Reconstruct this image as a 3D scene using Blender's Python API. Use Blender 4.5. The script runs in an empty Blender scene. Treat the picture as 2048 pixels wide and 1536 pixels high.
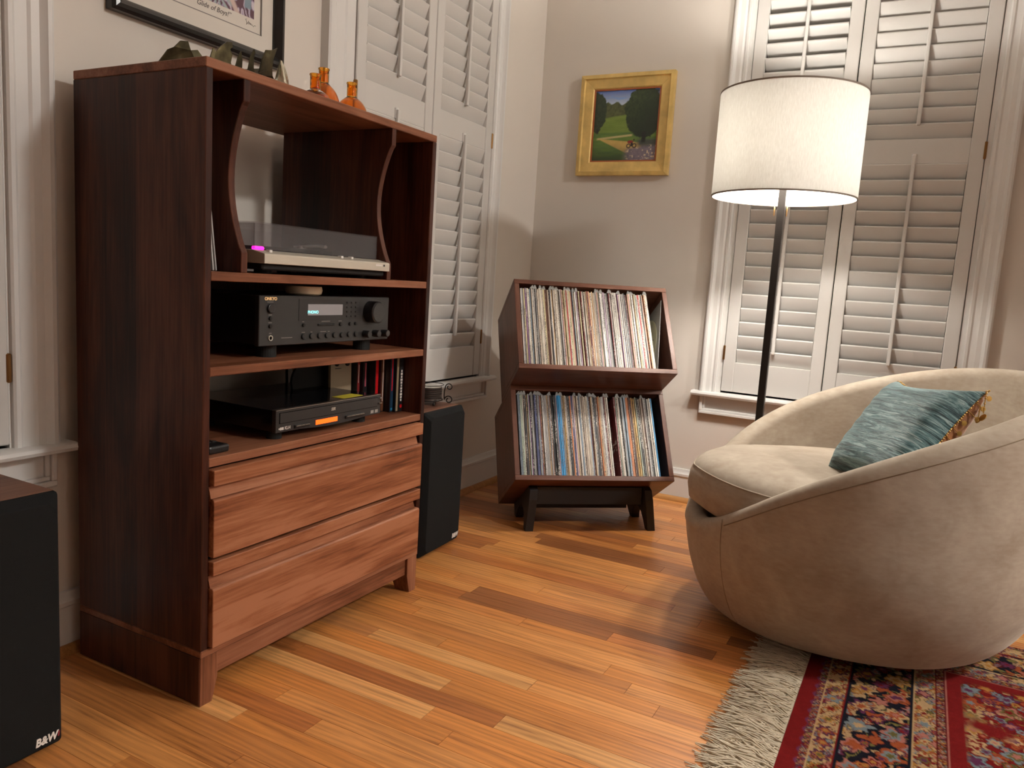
import bpy, bmesh, math, random
import numpy as np
from mathutils import Vector, Matrix

random.seed(7)
RNG = np.random.default_rng(11)
SC = bpy.context.scene
COL = SC.collection

# ------------------------------------------------------------------ camera
F_PX, YAW, PITCH, ROLL = 1548.08, 27.6842, -7.5955, 3.5751
CAM = Vector((1.6463, -3.2509, 0.9001))
_y, _p, _r = (math.radians(a) for a in (YAW, PITCH, ROLL))
_f = Vector((-math.sin(_y) * math.cos(_p), math.cos(_y) * math.cos(_p), math.sin(_p)))
_R = Vector((math.cos(_y), math.sin(_y), 0))
_U = _R.cross(_f)
_R2 = _R * math.cos(_r) + _U * math.sin(_r)
_U2 = _U * math.cos(_r) - _R * math.sin(_r)
cam_data = bpy.data.cameras.new('camera')
cam_data.sensor_fit = 'HORIZONTAL'
cam_data.sensor_width = 36.0
cam_data.lens = F_PX / 2048 * 36.0
cam_data.clip_start = 0.02
cam = bpy.data.objects.new('camera', cam_data)
COL.objects.link(cam)
_m = Matrix((_R2, _U2, -_f)).transposed().to_4x4()
_m.translation = CAM
cam.matrix_world = _m
SC.camera = cam

# ------------------------------------------------------------------ world, exposure
W = bpy.data.worlds.new('night')
SC.world = W
W.use_nodes = True
W.node_tree.nodes['Background'].inputs[0].default_value = (0.010, 0.013, 0.020, 1)
W.node_tree.nodes['Background'].inputs[1].default_value = 0.3
SC.view_settings.view_transform = 'Standard'
SC.view_settings.look = 'None'
SC.view_settings.gamma = 1.0
SC.view_settings.use_curve_mapping = False
SC.view_settings.exposure = 0.30
LAMP_GLOW = 410.0
CEILING_GLOW = 225.0

# ------------------------------------------------------------------ helpers
ORG = {}

def props(o, label=None, cat=None, group=None, kind=None):
    if label: o['label'] = label
    if cat: o['category'] = cat
    if group: o['group'] = group
    if kind: o['kind'] = kind
    return o

def thing(name, label=None, cat=None, loc=(0, 0, 0), group=None, kind=None, local=None):
    """An Empty at the base of a thing. local = 4x4 matrix: parts are given in local space."""
    o = bpy.data.objects.new(name, None)
    o.empty_display_size = 0.05
    COL.objects.link(o)
    if local is not None:
        o.matrix_world = local
        ORG[o] = Vector((0, 0, 0))
    else:
        o.location = loc
        ORG[o] = Vector(loc)
    return props(o, label, cat, group, kind)

def link_mesh(name, me, parent=None):
    o = bpy.data.objects.new(name, me)
    COL.objects.link(o)
    if parent is not None:
        o.parent = parent
        ORG[o] = ORG.get(parent, Vector((0, 0, 0)))
    return o

class G:
    """Collects geometry in world (or local) coordinates and links it as one mesh object."""
    def __init__(s):
        s.v = []; s.f = []
    def add(s, vs, fs):
        n = len(s.v)
        s.v += [tuple(a) for a in vs]
        s.f += [tuple(i + n for i in f) for f in fs]
        return s
    def box(s, x0, x1, y0, y1, z0, z1):
        vs = [(x, y, z) for z in (z0, z1) for y in (y0, y1) for x in (x0, x1)]
        return s.add(vs, [(0, 2, 3, 1), (4, 5, 7, 6), (0, 1, 5, 4), (2, 6, 7, 3), (0, 4, 6, 2), (1, 3, 7, 5)])
    def prism(s, pts, axis, a0, a1):
        """2D polygon extruded along axis. axis x: pts are (y,z); y: (x,z); z: (x,y)."""
        def mk(p, a):
            return {'x': (a, p[0], p[1]), 'y': (p[0], a, p[1]), 'z': (p[0], p[1], a)}[axis]
        n = len(pts)
        vs = [mk(p, a0) for p in pts] + [mk(p, a1) for p in pts]
        fs = [tuple(range(n))[::-1], tuple(range(n, 2 * n))]
        fs += [(i, (i + 1) % n, n + (i + 1) % n, n + i) for i in range(n)]
        return s.add(vs, fs)
    def lathe(s, prof, seg=32, c=(0, 0, 0), axis='z', closed=False):
        vs = []; fs = []
        m = len(prof)
        for i in range(seg):
            a = 2 * math.pi * i / seg
            for r, h in prof:
                x, y = r * math.cos(a), r * math.sin(a)
                p = {'z': (x, y, h), 'x': (h, x, y), 'y': (x, h, y)}[axis]
                vs.append((p[0] + c[0], p[1] + c[1], p[2] + c[2]))
        for i in range(seg):
            j = (i + 1) % seg
            for k in range(m if closed else m - 1):
                k2 = (k + 1) % m
                fs.append((i * m + k, j * m + k, j * m + k2, i * m + k2))
        if not closed:
            if prof[0][0] > 1e-6: fs.append(tuple(i * m for i in range(seg))[::-1])
            if prof[-1][0] > 1e-6: fs.append(tuple(i * m + m - 1 for i in range(seg)))
        return s.add(vs, fs)
    def cyl(s, c, r, h, axis='z', seg=24):
        return s.lathe([(r, 0), (r, h)], seg, c, axis)
    def tube(s, pts, r, seg=8, caps=True):
        pts = [Vector(p) for p in pts]
        n = len(pts)
        vs = []; fs = []
        up = None
        for i, p in enumerate(pts):
            t = (pts[min(i + 1, n - 1)] - pts[max(i - 1, 0)]).normalized()
            if up is None:
                up = t.orthogonal().normalized()
            up = (up - t * up.dot(t))
            up = up.normalized() if up.length > 1e-6 else t.orthogonal().normalized()
            b = t.cross(up)
            rr = r[i] if isinstance(r, (list, tuple)) else r
            for k in range(seg):
                a = 2 * math.pi * k / seg
                vs.append(p + (up * math.cos(a) + b * math.sin(a)) * rr)
        for i in range(n - 1):
            for k in range(seg):
                k2 = (k + 1) % seg
                fs.append((i * seg + k, i * seg + k2, (i + 1) * seg + k2, (i + 1) * seg + k))
        if caps:
            fs.append(tuple(range(seg))[::-1]); fs.append(tuple((n - 1) * seg + k for k in range(seg)))
        return s.add(vs, fs)
    def ball(s, c, r, seg=10, rings=6, sz=1.0):
        prof = [(r * math.sin(math.pi * k / rings), -r * sz * math.cos(math.pi * k / rings)) for k in range(rings + 1)]
        return s.lathe(prof, seg, c)
    def grid(s, P):
        """P: rows of points."""
        h, w = len(P), len(P[0])
        vs = [p for row in P for p in row]
        fs = [(i * w + j, i * w + j + 1, (i + 1) * w + j + 1, (i + 1) * w + j) for i in range(h - 1) for j in range(w - 1)]
        return s.add(vs, fs)
    def mesh(s, name, mat, org=(0, 0, 0), bevel=0, seg=1, smooth=False, merge=False):
        me = bpy.data.meshes.new(name)
        o = Vector(org)
        me.from_pydata([tuple(Vector(v) - o) for v in s.v], [], s.f)
        bm = bmesh.new(); bm.from_mesh(me)
        if merge:
            bmesh.ops.remove_doubles(bm, verts=bm.verts, dist=1e-5)
        bmesh.ops.recalc_face_normals(bm, faces=bm.faces)
        if bevel:
            es = [e for e in bm.edges if len(e.link_faces) == 2 and e.calc_face_angle(0) > 0.5]
            bmesh.ops.bevel(bm, geom=es, offset=bevel, offset_type='OFFSET', segments=seg, profile=0.5, affect='EDGES', clamp_overlap=True)
        bm.to_mesh(me); bm.free()
        if smooth:
            me.shade_smooth() if smooth is True else None
            if smooth is not True:
                for p in me.polygons: p.use_smooth = True
                me.set_sharp_from_angle(angle=math.radians(smooth))
        if mat is not None: me.materials.append(mat)
        return me
    def out(s, name, mat, parent=None, bevel=0, seg=1, smooth=False, merge=False, **kw):
        org = ORG.get(parent, Vector((0, 0, 0))) if parent is not None else Vector((0, 0, 0))
        o = link_mesh(name, s.mesh(name, mat, org, bevel, seg, smooth, merge), parent)
        return props(o, **kw)

def solo(name, g, mat, loc, label, cat, group=None, **kw):
    """A thing that is one mesh, origin at its base."""
    me = g.mesh(name, mat, loc, **kw)
    o = bpy.data.objects.new(name, me); COL.objects.link(o); o.location = loc
    ORG[o] = Vector(loc)
    return props(o, label, cat, group)

def copy_tree(o, parent=None):
    c = o.copy(); COL.objects.link(c)
    if parent is not None: c.parent = parent
    ORG[c] = ORG.get(o, Vector((0, 0, 0)))
    for ch in list(o.children): copy_tree(ch, c)
    return c

def text_mesh(s, size, extr=0.0006, shear=0.0, bold=0.0, align='CENTER'):
    cu = bpy.data.curves.new('lettering', 'FONT')
    cu.body = s; cu.size = size; cu.extrude = extr; cu.shear = shear; cu.offset = bold
    cu.align_x = align; cu.align_y = 'CENTER'; cu.resolution_u = 3
    o = bpy.data.objects.new('lettering', cu)
    COL.objects.link(o)
    me = bpy.data.meshes.new_from_object(o.evaluated_get(bpy.context.evaluated_depsgraph_get()))
    bpy.data.objects.remove(o)
    return me

def lettering(name, s, size, mat, parent, pos, xdir, updir, sx=1.0, **kw):
    """Raised lettering: text x along xdir, up along updir, at world/local pos."""
    me = text_mesh(s, size, **kw)
    me.materials.clear(); me.materials.append(mat)
    X = Vector(xdir).normalized(); Y = Vector(updir).normalized(); Z = X.cross(Y)
    M = Matrix((X * sx, Y, Z)).transposed().to_4x4()
    M.translation = Vector(pos) - ORG.get(parent, Vector((0, 0, 0)))
    me.transform(M)
    return link_mesh(name, me, parent)

# ------------------------------------------------------------------ materials
def nm(name):
    m = bpy.data.materials.new(name); m.use_nodes = True
    nt = m.node_tree
    return m, nt, nt.nodes['Principled BSDF']

def node(nt, t, **kw):
    n = nt.nodes.new(t)
    for k, v in kw.items():
        if k.startswith('i_'):
            n.inputs[k[2:].replace('_', ' ')].default_value = v
        else: setattr(n, k, v)
    return n

def ramp(nt, stops):
    r = nt.nodes.new('ShaderNodeValToRGB')
    cr = r.color_ramp
    while len(cr.elements) < len(stops): cr.elements.new(0.5)
    for e, (p, c) in zip(cr.elements, stops):
        e.position = p; e.color = (*c, 1) if len(c) == 3 else c
    return r

def flat(name, col, rough=0.5, metal=0.0, spec=0.5, coat=0.0, emit=None, es=1.0, bump=0.0, bscale=200.0, sheen=0.0, noise=0.0, nscale=30.0):
    m, nt, b = nm(name)
    b.inputs['Base Color'].default_value = (*col, 1)
    b.inputs['Roughness'].default_value = rough
    b.inputs['Metallic'].default_value = metal
    b.inputs['Specular IOR Level'].default_value = spec
    b.inputs['Coat Weight'].default_value = coat
    b.inputs['Sheen Weight'].default_value = sheen
    if emit:
        b.inputs['Emission Color'].default_value = (*emit, 1)
        b.inputs['Emission Strength'].default_value = es
    if noise or bump:
        tc = nt.nodes.new('ShaderNodeTexCoord')
    if noise:
        n = node(nt, 'ShaderNodeTexNoise', i_Scale=nscale, i_Detail=4.0)
        nt.links.new(tc.outputs['Object'], n.inputs['Vector'])
        r = ramp(nt, [(0.3, tuple(c * (1 - noise) for c in col)), (0.7, tuple(min(1, c * (1 + noise)) for c in col))])
        nt.links.new(n.outputs['Fac'], r.inputs[0]); nt.links.new(r.outputs[0], b.inputs['Base Color'])
    if bump:
        n2 = node(nt, 'ShaderNodeTexNoise', i_Scale=bscale, i_Detail=3.0)
        nt.links.new(tc.outputs['Object'], n2.inputs['Vector'])
        bp = node(nt, 'ShaderNodeBump', i_Strength=bump, i_Distance=0.002)
        nt.links.new(n2.outputs['Fac'], bp.inputs['Height']); nt.links.new(bp.outputs[0], b.inputs['Normal'])
    return m

def wood(name, cols, axis, rough=0.42, boards=None, dens=1.0, coat=0.0, figure=1.0, lo=0.40, span=0.36):
    """Walnut-like grain running along axis (0,1,2); boards = (axis, width) tone steps of glued boards."""
    m, nt, b = nm(name)
    L = nt.links.new
    tc = nt.nodes.new('ShaderNodeTexCoord')
    oi = nt.nodes.new('ShaderNodeObjectInfo')
    off = node(nt, 'ShaderNodeVectorMath', operation='SCALE'); off.inputs[0].default_value = (7.1, 3.3, 5.7)
    L(oi.outputs['Random'], off.inputs['Scale'])
    ad = node(nt, 'ShaderNodeVectorMath', operation='ADD')
    L(tc.outputs['Object'], ad.inputs[0]); L(off.outputs[0], ad.inputs[1])
    def mapped(across, along):
        mp = nt.nodes.new('ShaderNodeMapping')
        sc = [across * dens] * 3; sc[axis] = along
        mp.inputs['Scale'].default_value = sc
        L(ad.outputs[0], mp.inputs[0]); return mp
    n1 = node(nt, 'ShaderNodeTexNoise', i_Scale=1.0, i_Detail=6.0, i_Roughness=0.6, i_Distortion=1.2)
    L(mapped(9, 1.3).outputs[0], n1.inputs['Vector'])
    n2 = node(nt, 'ShaderNodeTexNoise', i_Scale=1.0, i_Detail=5.0, i_Roughness=0.65)
    L(mapped(160, 5).outputs[0], n2.inputs['Vector'])
    mx = node(nt, 'ShaderNodeMath', operation='MULTIPLY_ADD'); mx.inputs[1].default_value = 0.45
    L(n2.outputs['Fac'], mx.inputs[0])
    m2 = node(nt, 'ShaderNodeMath', operation='MULTIPLY'); m2.inputs[1].default_value = 0.75 * figure
    L(n1.outputs['Fac'], m2.inputs[0]); L(m2.outputs[0], mx.inputs[2])
    last = mx.outputs[0]
    if boards:
        sp = nt.nodes.new('ShaderNodeSeparateXYZ'); L(tc.outputs['Object'], sp.inputs[0])
        dv = node(nt, 'ShaderNodeMath', operation='DIVIDE'); dv.inputs[1].default_value = boards[1]
        L(sp.outputs[boards[0]], dv.inputs[0])
        fl = node(nt, 'ShaderNodeMath', operation='FLOOR'); L(dv.outputs[0], fl.inputs[0])
        wn = node(nt, 'ShaderNodeTexWhiteNoise', noise_dimensions='1D'); L(fl.outputs[0], wn.inputs['W'])
        a2 = node(nt, 'ShaderNodeMath', operation='MULTIPLY_ADD'); a2.inputs[1].default_value = 0.16
        L(wn.outputs['Value'], a2.inputs[0]); L(last, a2.inputs[2])
        s2 = node(nt, 'ShaderNodeMath', operation='SUBTRACT'); s2.inputs[1].default_value = 0.08
        L(a2.outputs[0], s2.inputs[0]); last = s2.outputs[0]
    k = len(cols)
    r = ramp(nt, [(lo + span * i / (k - 1), c) for i, c in enumerate(cols)])
    L(last, r.inputs[0]); L(r.outputs[0], b.inputs['Base Color'])
    b.inputs['Roughness'].default_value = rough
    b.inputs['Specular IOR Level'].default_value = 0.28
    b.inputs['Coat Weight'].default_value = coat
    bp = node(nt, 'ShaderNodeBump', i_Strength=0.12, i_Distance=0.001)
    L(n2.outputs['Fac'], bp.inputs['Height']); L(bp.outputs[0], b.inputs['Normal'])
    return m

WAL = [(0.011, 0.003, 0.002), (0.034, 0.009, 0.005), (0.070, 0.020, 0.0105), (0.112, 0.037, 0.020)]  # walnut darkened so the colour carries the shade of sides and interior
WALF = [(0.070, 0.021, 0.010), (0.165, 0.057, 0.026), (0.255, 0.098, 0.050), (0.32, 0.138, 0.076)]  # lighter copy of the same walnut for lit fronts, shelves and top
M = {}
M['wal_shade_x'] = wood('shaded_walnut_along_depth', WAL, 0)
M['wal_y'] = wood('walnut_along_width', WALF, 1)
M['wal_shade_z'] = wood('shaded_walnut_upright', WAL, 2, boards=(0, 0.098))
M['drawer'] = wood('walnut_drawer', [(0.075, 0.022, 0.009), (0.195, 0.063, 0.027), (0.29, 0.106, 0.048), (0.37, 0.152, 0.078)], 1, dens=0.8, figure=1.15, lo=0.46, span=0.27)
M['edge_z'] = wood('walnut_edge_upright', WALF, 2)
M['crate_in'] = wood('crate_walnut', [(0.034, 0.011, 0.006), (0.078, 0.026, 0.014), (0.125, 0.048, 0.029), (0.17, 0.075, 0.048)], 0, rough=0.35)
M['crate_side'] = wood('crate_walnut_side', [(0.034, 0.011, 0.007), (0.075, 0.026, 0.014), (0.115, 0.045, 0.028), (0.155, 0.068, 0.045)], 2, rough=0.35)
M['spk_wood'] = wood('speaker_veneer', [(0.06, 0.022, 0.013), (0.12, 0.05, 0.028), (0.17, 0.075, 0.045), (0.21, 0.1, 0.062)], 1, rough=0.5)
M['wall'] = flat('wall_paint', (0.72, 0.665, 0.605), 0.85, spec=0.2, bump=0.06, bscale=350)
M['ceil'] = flat('ceiling_paint', (0.86, 0.84, 0.80), 0.9)
M['trim'] = flat('white_trim_paint', (0.72, 0.705, 0.685), 0.38, noise=0.02, nscale=3)
M['shutter'] = flat('white_shutter_paint', (0.63, 0.61, 0.585), 0.36)
M['brass'] = flat('aged_brass', (0.30, 0.16, 0.06), 0.4, metal=1.0)
M['gold_pull'] = flat('polished_brass', (0.75, 0.48, 0.22), 0.3, metal=1.0)
M['black'] = flat('black_plastic', (0.012, 0.012, 0.013), 0.35)
M['blacksoft'] = flat('black_matte', (0.010, 0.010, 0.010), 0.7, spec=0.3)
M['blackwood'] = flat('black_stained_wood', (0.010, 0.008, 0.008), 0.5, bump=0.1, bscale=120)
M['iron'] = flat('wrought_iron', (0.020, 0.015, 0.013), 0.45, metal=0.6)
M['lamp_pole'] = flat('lamp_bronze', (0.016, 0.012, 0.010), 0.35, metal=0.5)
M['darkhole'] = flat('dark_gap', (0.004, 0.003, 0.003), 0.9, spec=0.05)
M['glass_night'] = flat('window_glass_at_night', (0.006, 0.007, 0.009), 0.05)
M['white'] = flat('white_print', (0.80, 0.76, 0.72), 0.5)
M['cream'] = flat('cream_plastic', (0.72, 0.64, 0.48), 0.45)
M['silver'] = flat('champagne_silver', (0.66, 0.61, 0.52), 0.38, metal=0.35)
M['greypanel'] = flat('dark_grey_panel', (0.055, 0.054, 0.054), 0.42, metal=0.5, bump=0.02, bscale=500)
M['klhpanel'] = flat('charcoal_panel', (0.040, 0.038, 0.038), 0.4, metal=0.3)
M['chrome'] = flat('brushed_chrome', (0.55, 0.54, 0.53), 0.28, metal=1.0)
M['greylabel'] = flat('grey_print', (0.28, 0.26, 0.24), 0.6)
# ------------------------------------------------------------------ the room
ROOM_X, ROOM_Y, ROOM_Z = 4.7, -7.4, 2.75

def plank_material():
    m, nt, b = nm('oak_strip_floor')
    L = nt.links.new
    geo = nt.nodes.new('ShaderNodeNewGeometry')
    oi = nt.nodes.new('ShaderNodeObjectInfo')
    off = node(nt, 'ShaderNodeVectorMath', operation='SCALE'); off.inputs[0].default_value = (13.0, 29.0, 0)
    L(oi.outputs['Random'], off.inputs['Scale'])
    ad = node(nt, 'ShaderNodeVectorMath', operation='ADD')
    L(geo.outputs['Position'], ad.inputs[0]); L(off.outputs[0], ad.inputs[1])
    def tex(sx, sy, det, dist=0.0, rough=0.6):
        mp = nt.nodes.new('ShaderNodeMapping'); mp.inputs['Scale'].default_value = (sx, sy, 1)
        L(ad.outputs[0], mp.inputs[0])
        n = node(nt, 'ShaderNodeTexNoise', i_Scale=1.0, i_Detail=det, i_Distortion=dist, i_Roughness=rough)
        L(mp.outputs[0], n.inputs['Vector']); return n
    big = tex(2.2, 26, 4, 1.6)
    # cathedral grain: rings of a warped field
    mp = nt.nodes.new('ShaderNodeMapping'); mp.inputs['Scale'].default_value = (1.1, 15, 1)
    L(ad.outputs[0], mp.inputs[0])
    wv = node(nt, 'ShaderNodeTexWave', wave_type='BANDS', bands_direction='Y', i_Scale=1.3, i_Distortion=16.0, i_Detail=3.0, i_Detail_Scale=0.7)
    L(mp.outputs[0], wv.inputs['Vector'])
    fine = tex(5, 240, 4, 0.3, 0.75)
    mul = node(nt, 'ShaderNodeMath', operation='MULTIPLY'); mul.inputs[1].default_value = 0.52
    L(fine.outputs['Fac'], mul.inputs[0])
    a1 = node(nt, 'ShaderNodeMath', operation='MULTIPLY_ADD'); a1.inputs[1].default_value = 0.17
    L(wv.outputs['Fac'], a1.inputs[0]); L(mul.outputs[0], a1.inputs[2])
    a2 = node(nt, 'ShaderNodeMath', operation='MULTIPLY_ADD'); a2.inputs[1].default_value = 0.68
    L(big.outputs['Fac'], a2.inputs[0]); L(a1.outputs[0], a2.inputs[2])
    r = ramp(nt, [(0.40, (0.42, 0.31, 0.24)), (0.58, (0.84, 0.80, 0.76)), (0.84, (1.20, 1.20, 1.18))])
    L(a2.outputs[0], r.inputs[0])
    mx = node(nt, 'ShaderNodeMix', data_type='RGBA', blend_type='MULTIPLY'); mx.inputs[0].default_value = 1.0
    L(oi.outputs['Color'], mx.inputs[6]); L(r.outputs[0], mx.inputs[7])
    L(mx.outputs[2], b.inputs['Base Color'])
    b.inputs['Roughness'].default_value = 0.34
    b.inputs['Coat Weight'].default_value = 0.25
    b.inputs['Coat Roughness'].default_value = 0.22
    bp = node(nt, 'ShaderNodeBump', i_Strength=0.10, i_Distance=0.0008)
    L(fine.outputs['Fac'], bp.inputs['Height']); L(bp.outputs[0], b.inputs['Normal'])
    return m
M['plank'] = plank_material()
PLANK_COLS = [((0.56, 0.245, 0.075), 6), ((0.49, 0.195, 0.056), 5), ((0.40, 0.142, 0.040), 3), ((0.28, 0.105, 0.036), 2),
              ((0.60, 0.305, 0.11), 2), ((0.53, 0.210, 0.055), 5), ((0.46, 0.195, 0.066), 3)]
_pc = [c for c, w in PLANK_COLS for _ in range(w)]

floor = G().box(-0.2, ROOM_X + 0.1, ROOM_Y - 0.1, 0.2, -0.06, -0.012).out('floor', M['darkhole'], None, kind='structure')
unit = G().box(0, 1, 0, 1, -0.012, 0).mesh('plank', M['plank'])
PW_ = 0.0557
row = 0
y = -0.002
while y > -3.12:
    x = 0.0 - random.random() * 0.6
    while x < 2.95:
        ln = random.choice([0.36, 0.45, 0.55, 0.7, 0.85, 1.0, 1.2])
        x0, x1 = max(x, 0.0), min(x + ln, 2.95)
        if x1 - x0 > 0.03:
            o = bpy.data.objects.new('plank', unit); COL.objects.link(o); o.parent = floor
            o.location = (x0, y - PW_, 0); o.scale = (x1 - x0 - 0.0009, PW_ - 0.0008, 1)
            c = random.choice(_pc); k = random.uniform(1.02, 1.26)
            o.color = (c[0] * k, c[1] * k, c[2] * k, 1)
        x += ln
    y -= PW_
rest = G()
yy = y
for i in range(200):
    y0 = -0.002 - i * PW_
    if y0 - PW_ < ROOM_Y: break
    xs = 2.95 if y0 > y + 1e-6 else 0.0
    rest.box(xs, ROOM_X, y0 - PW_ + 0.0008, y0, -0.012, 0)
o = rest.out('plank_rows', M['plank'], floor, kind='stuff')
o.color = (0.42, 0.19, 0.065, 1)

def wall_mesh(name, axis, lo, hi, holes):
    """axis 'x': plane x=0 in (y,z); axis 'y': plane y=0 in (x,z)."""
    us = sorted({lo, hi} | {h[0] for h in holes} | {h[1] for h in holes})
    zs = sorted({0.0, ROOM_Z} | {h[2] for h in holes} | {h[3] for h in holes})
    g = G()
    for a, b in zip(us, us[1:]):
        for c, d in zip(zs, zs[1:]):
            mu, mz = (a + b) / 2, (c + d) / 2
            if any(h[0] < mu < h[1] and h[2] < mz < h[3] for h in holes): continue
            pts = [(a, c), (b, c), (b, d), (a, d)]
            g.add([(0, u, z) if axis == 'x' else (u, 0, z) for u, z in pts], [(0, 1, 2, 3)])
    return g.out(name, M['wall'], None, merge=True, kind='structure')

WIN_Z0, WIN_Z1 = 0.492, 2.36
WINS = {1: ('x', -1.345, -0.440, -1.445, -0.383), 2: ('y', 0.905, 1.785, 0.843, 1.858), 3: ('x', -3.21, -2.335, -3.29, -2.252)}
wall_mesh('wall_left', 'x', ROOM_Y, 0.0, [(WINS[1][1], WINS[1][2], WIN_Z0, WIN_Z1), (WINS[3][1], WINS[3][2], WIN_Z0, WIN_Z1)])
wall_mesh('wall_back', 'y', 0.0, ROOM_X, [(WINS[2][1], WINS[2][2], WIN_Z0, WIN_Z1)])
G().add([(ROOM_X, ROOM_Y, 0), (ROOM_X, 0, 0), (ROOM_X, 0, ROOM_Z), (ROOM_X, ROOM_Y, ROOM_Z)], [(0, 1, 2, 3)]).out('wall_right', M['wall'], None, kind='structure')
G().add([(0, ROOM_Y, 0), (ROOM_X, ROOM_Y, 0), (ROOM_X, ROOM_Y, ROOM_Z), (0, ROOM_Y, ROOM_Z)], [(0, 1, 2, 3)]).out('wall_front', M['wall'], None, kind='structure')
G().add([(0, ROOM_Y, ROOM_Z), (ROOM_X, ROOM_Y, ROOM_Z), (ROOM_X, 0, ROOM_Z), (0, 0, ROOM_Z)], [(0, 1, 2, 3)]).out('ceiling', M['ceil'], None, kind='structure')

# added wall stub, unseen, keeps the ceiling light off the back wall
G().box(2.52, 2.64, -0.78, 0.0, 0.0, ROOM_Z).out('shading_wall_stub', M['wall'], None, kind='structure')

# baseboards: plain board, grooved cap moulding, stained quarter-round shoe
bb = [(0, 0), (0.014, 0), (0.014, 0.108), (0.019, 0.112), (0.019, 0.121), (0.014, 0.125), (0.011, 0.134), (0.009, 0.142), (0, 0.142)]
qr = [(0.014, 0)] + [(0.014 + 0.020 * math.cos(a), 0.020 * math.sin(a)) for a in [math.pi / 2 * k / 6 for k in range(7)]]
M['shoe'] = wood('oak_shoe_moulding', [(0.24, 0.10, 0.03), (0.42, 0.19, 0.06), (0.5, 0.25, 0.09)], 0, rough=0.3)
G().prism([(d, z) for d, z in bb], 'y', ROOM_Y, 0).out('baseboard_left', M['trim'], None, smooth=35, kind='structure')
G().prism([(-d, z) for d, z in bb], 'x', 0.0, 2.52).out('baseboard_back', M['trim'], None, smooth=35, kind='structure')
G().prism(qr, 'y', ROOM_Y, 0).out('trim_1', M['shoe'], None, smooth=35, kind='structure')
G().prism([(-d, z) for d, z in qr], 'x', 0.0, 2.52).out('trim_2', M['shoe'], None, smooth=35, kind='structure')

# plantation-shutter windows
LOUVER_W, LOUVER_T, PITCH_Z = 0.0620, 0.0105, 0.0556

def louver_mesh(length):
    # flat slat with bullnosed long edges
    pts = []
    r, hl = LOUVER_T / 2, LOUVER_W / 2
    for k in range(7):
        a = math.pi * k / 6
        pts.append((r * math.cos(a), hl - r * 0.7 + r * 0.7 * math.sin(a)))
    for k in range(7):
        a = math.pi + math.pi * k / 6
        pts.append((r * math.cos(a), -hl + r * 0.7 + r * 0.7 * math.sin(a)))
    return pts

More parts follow.
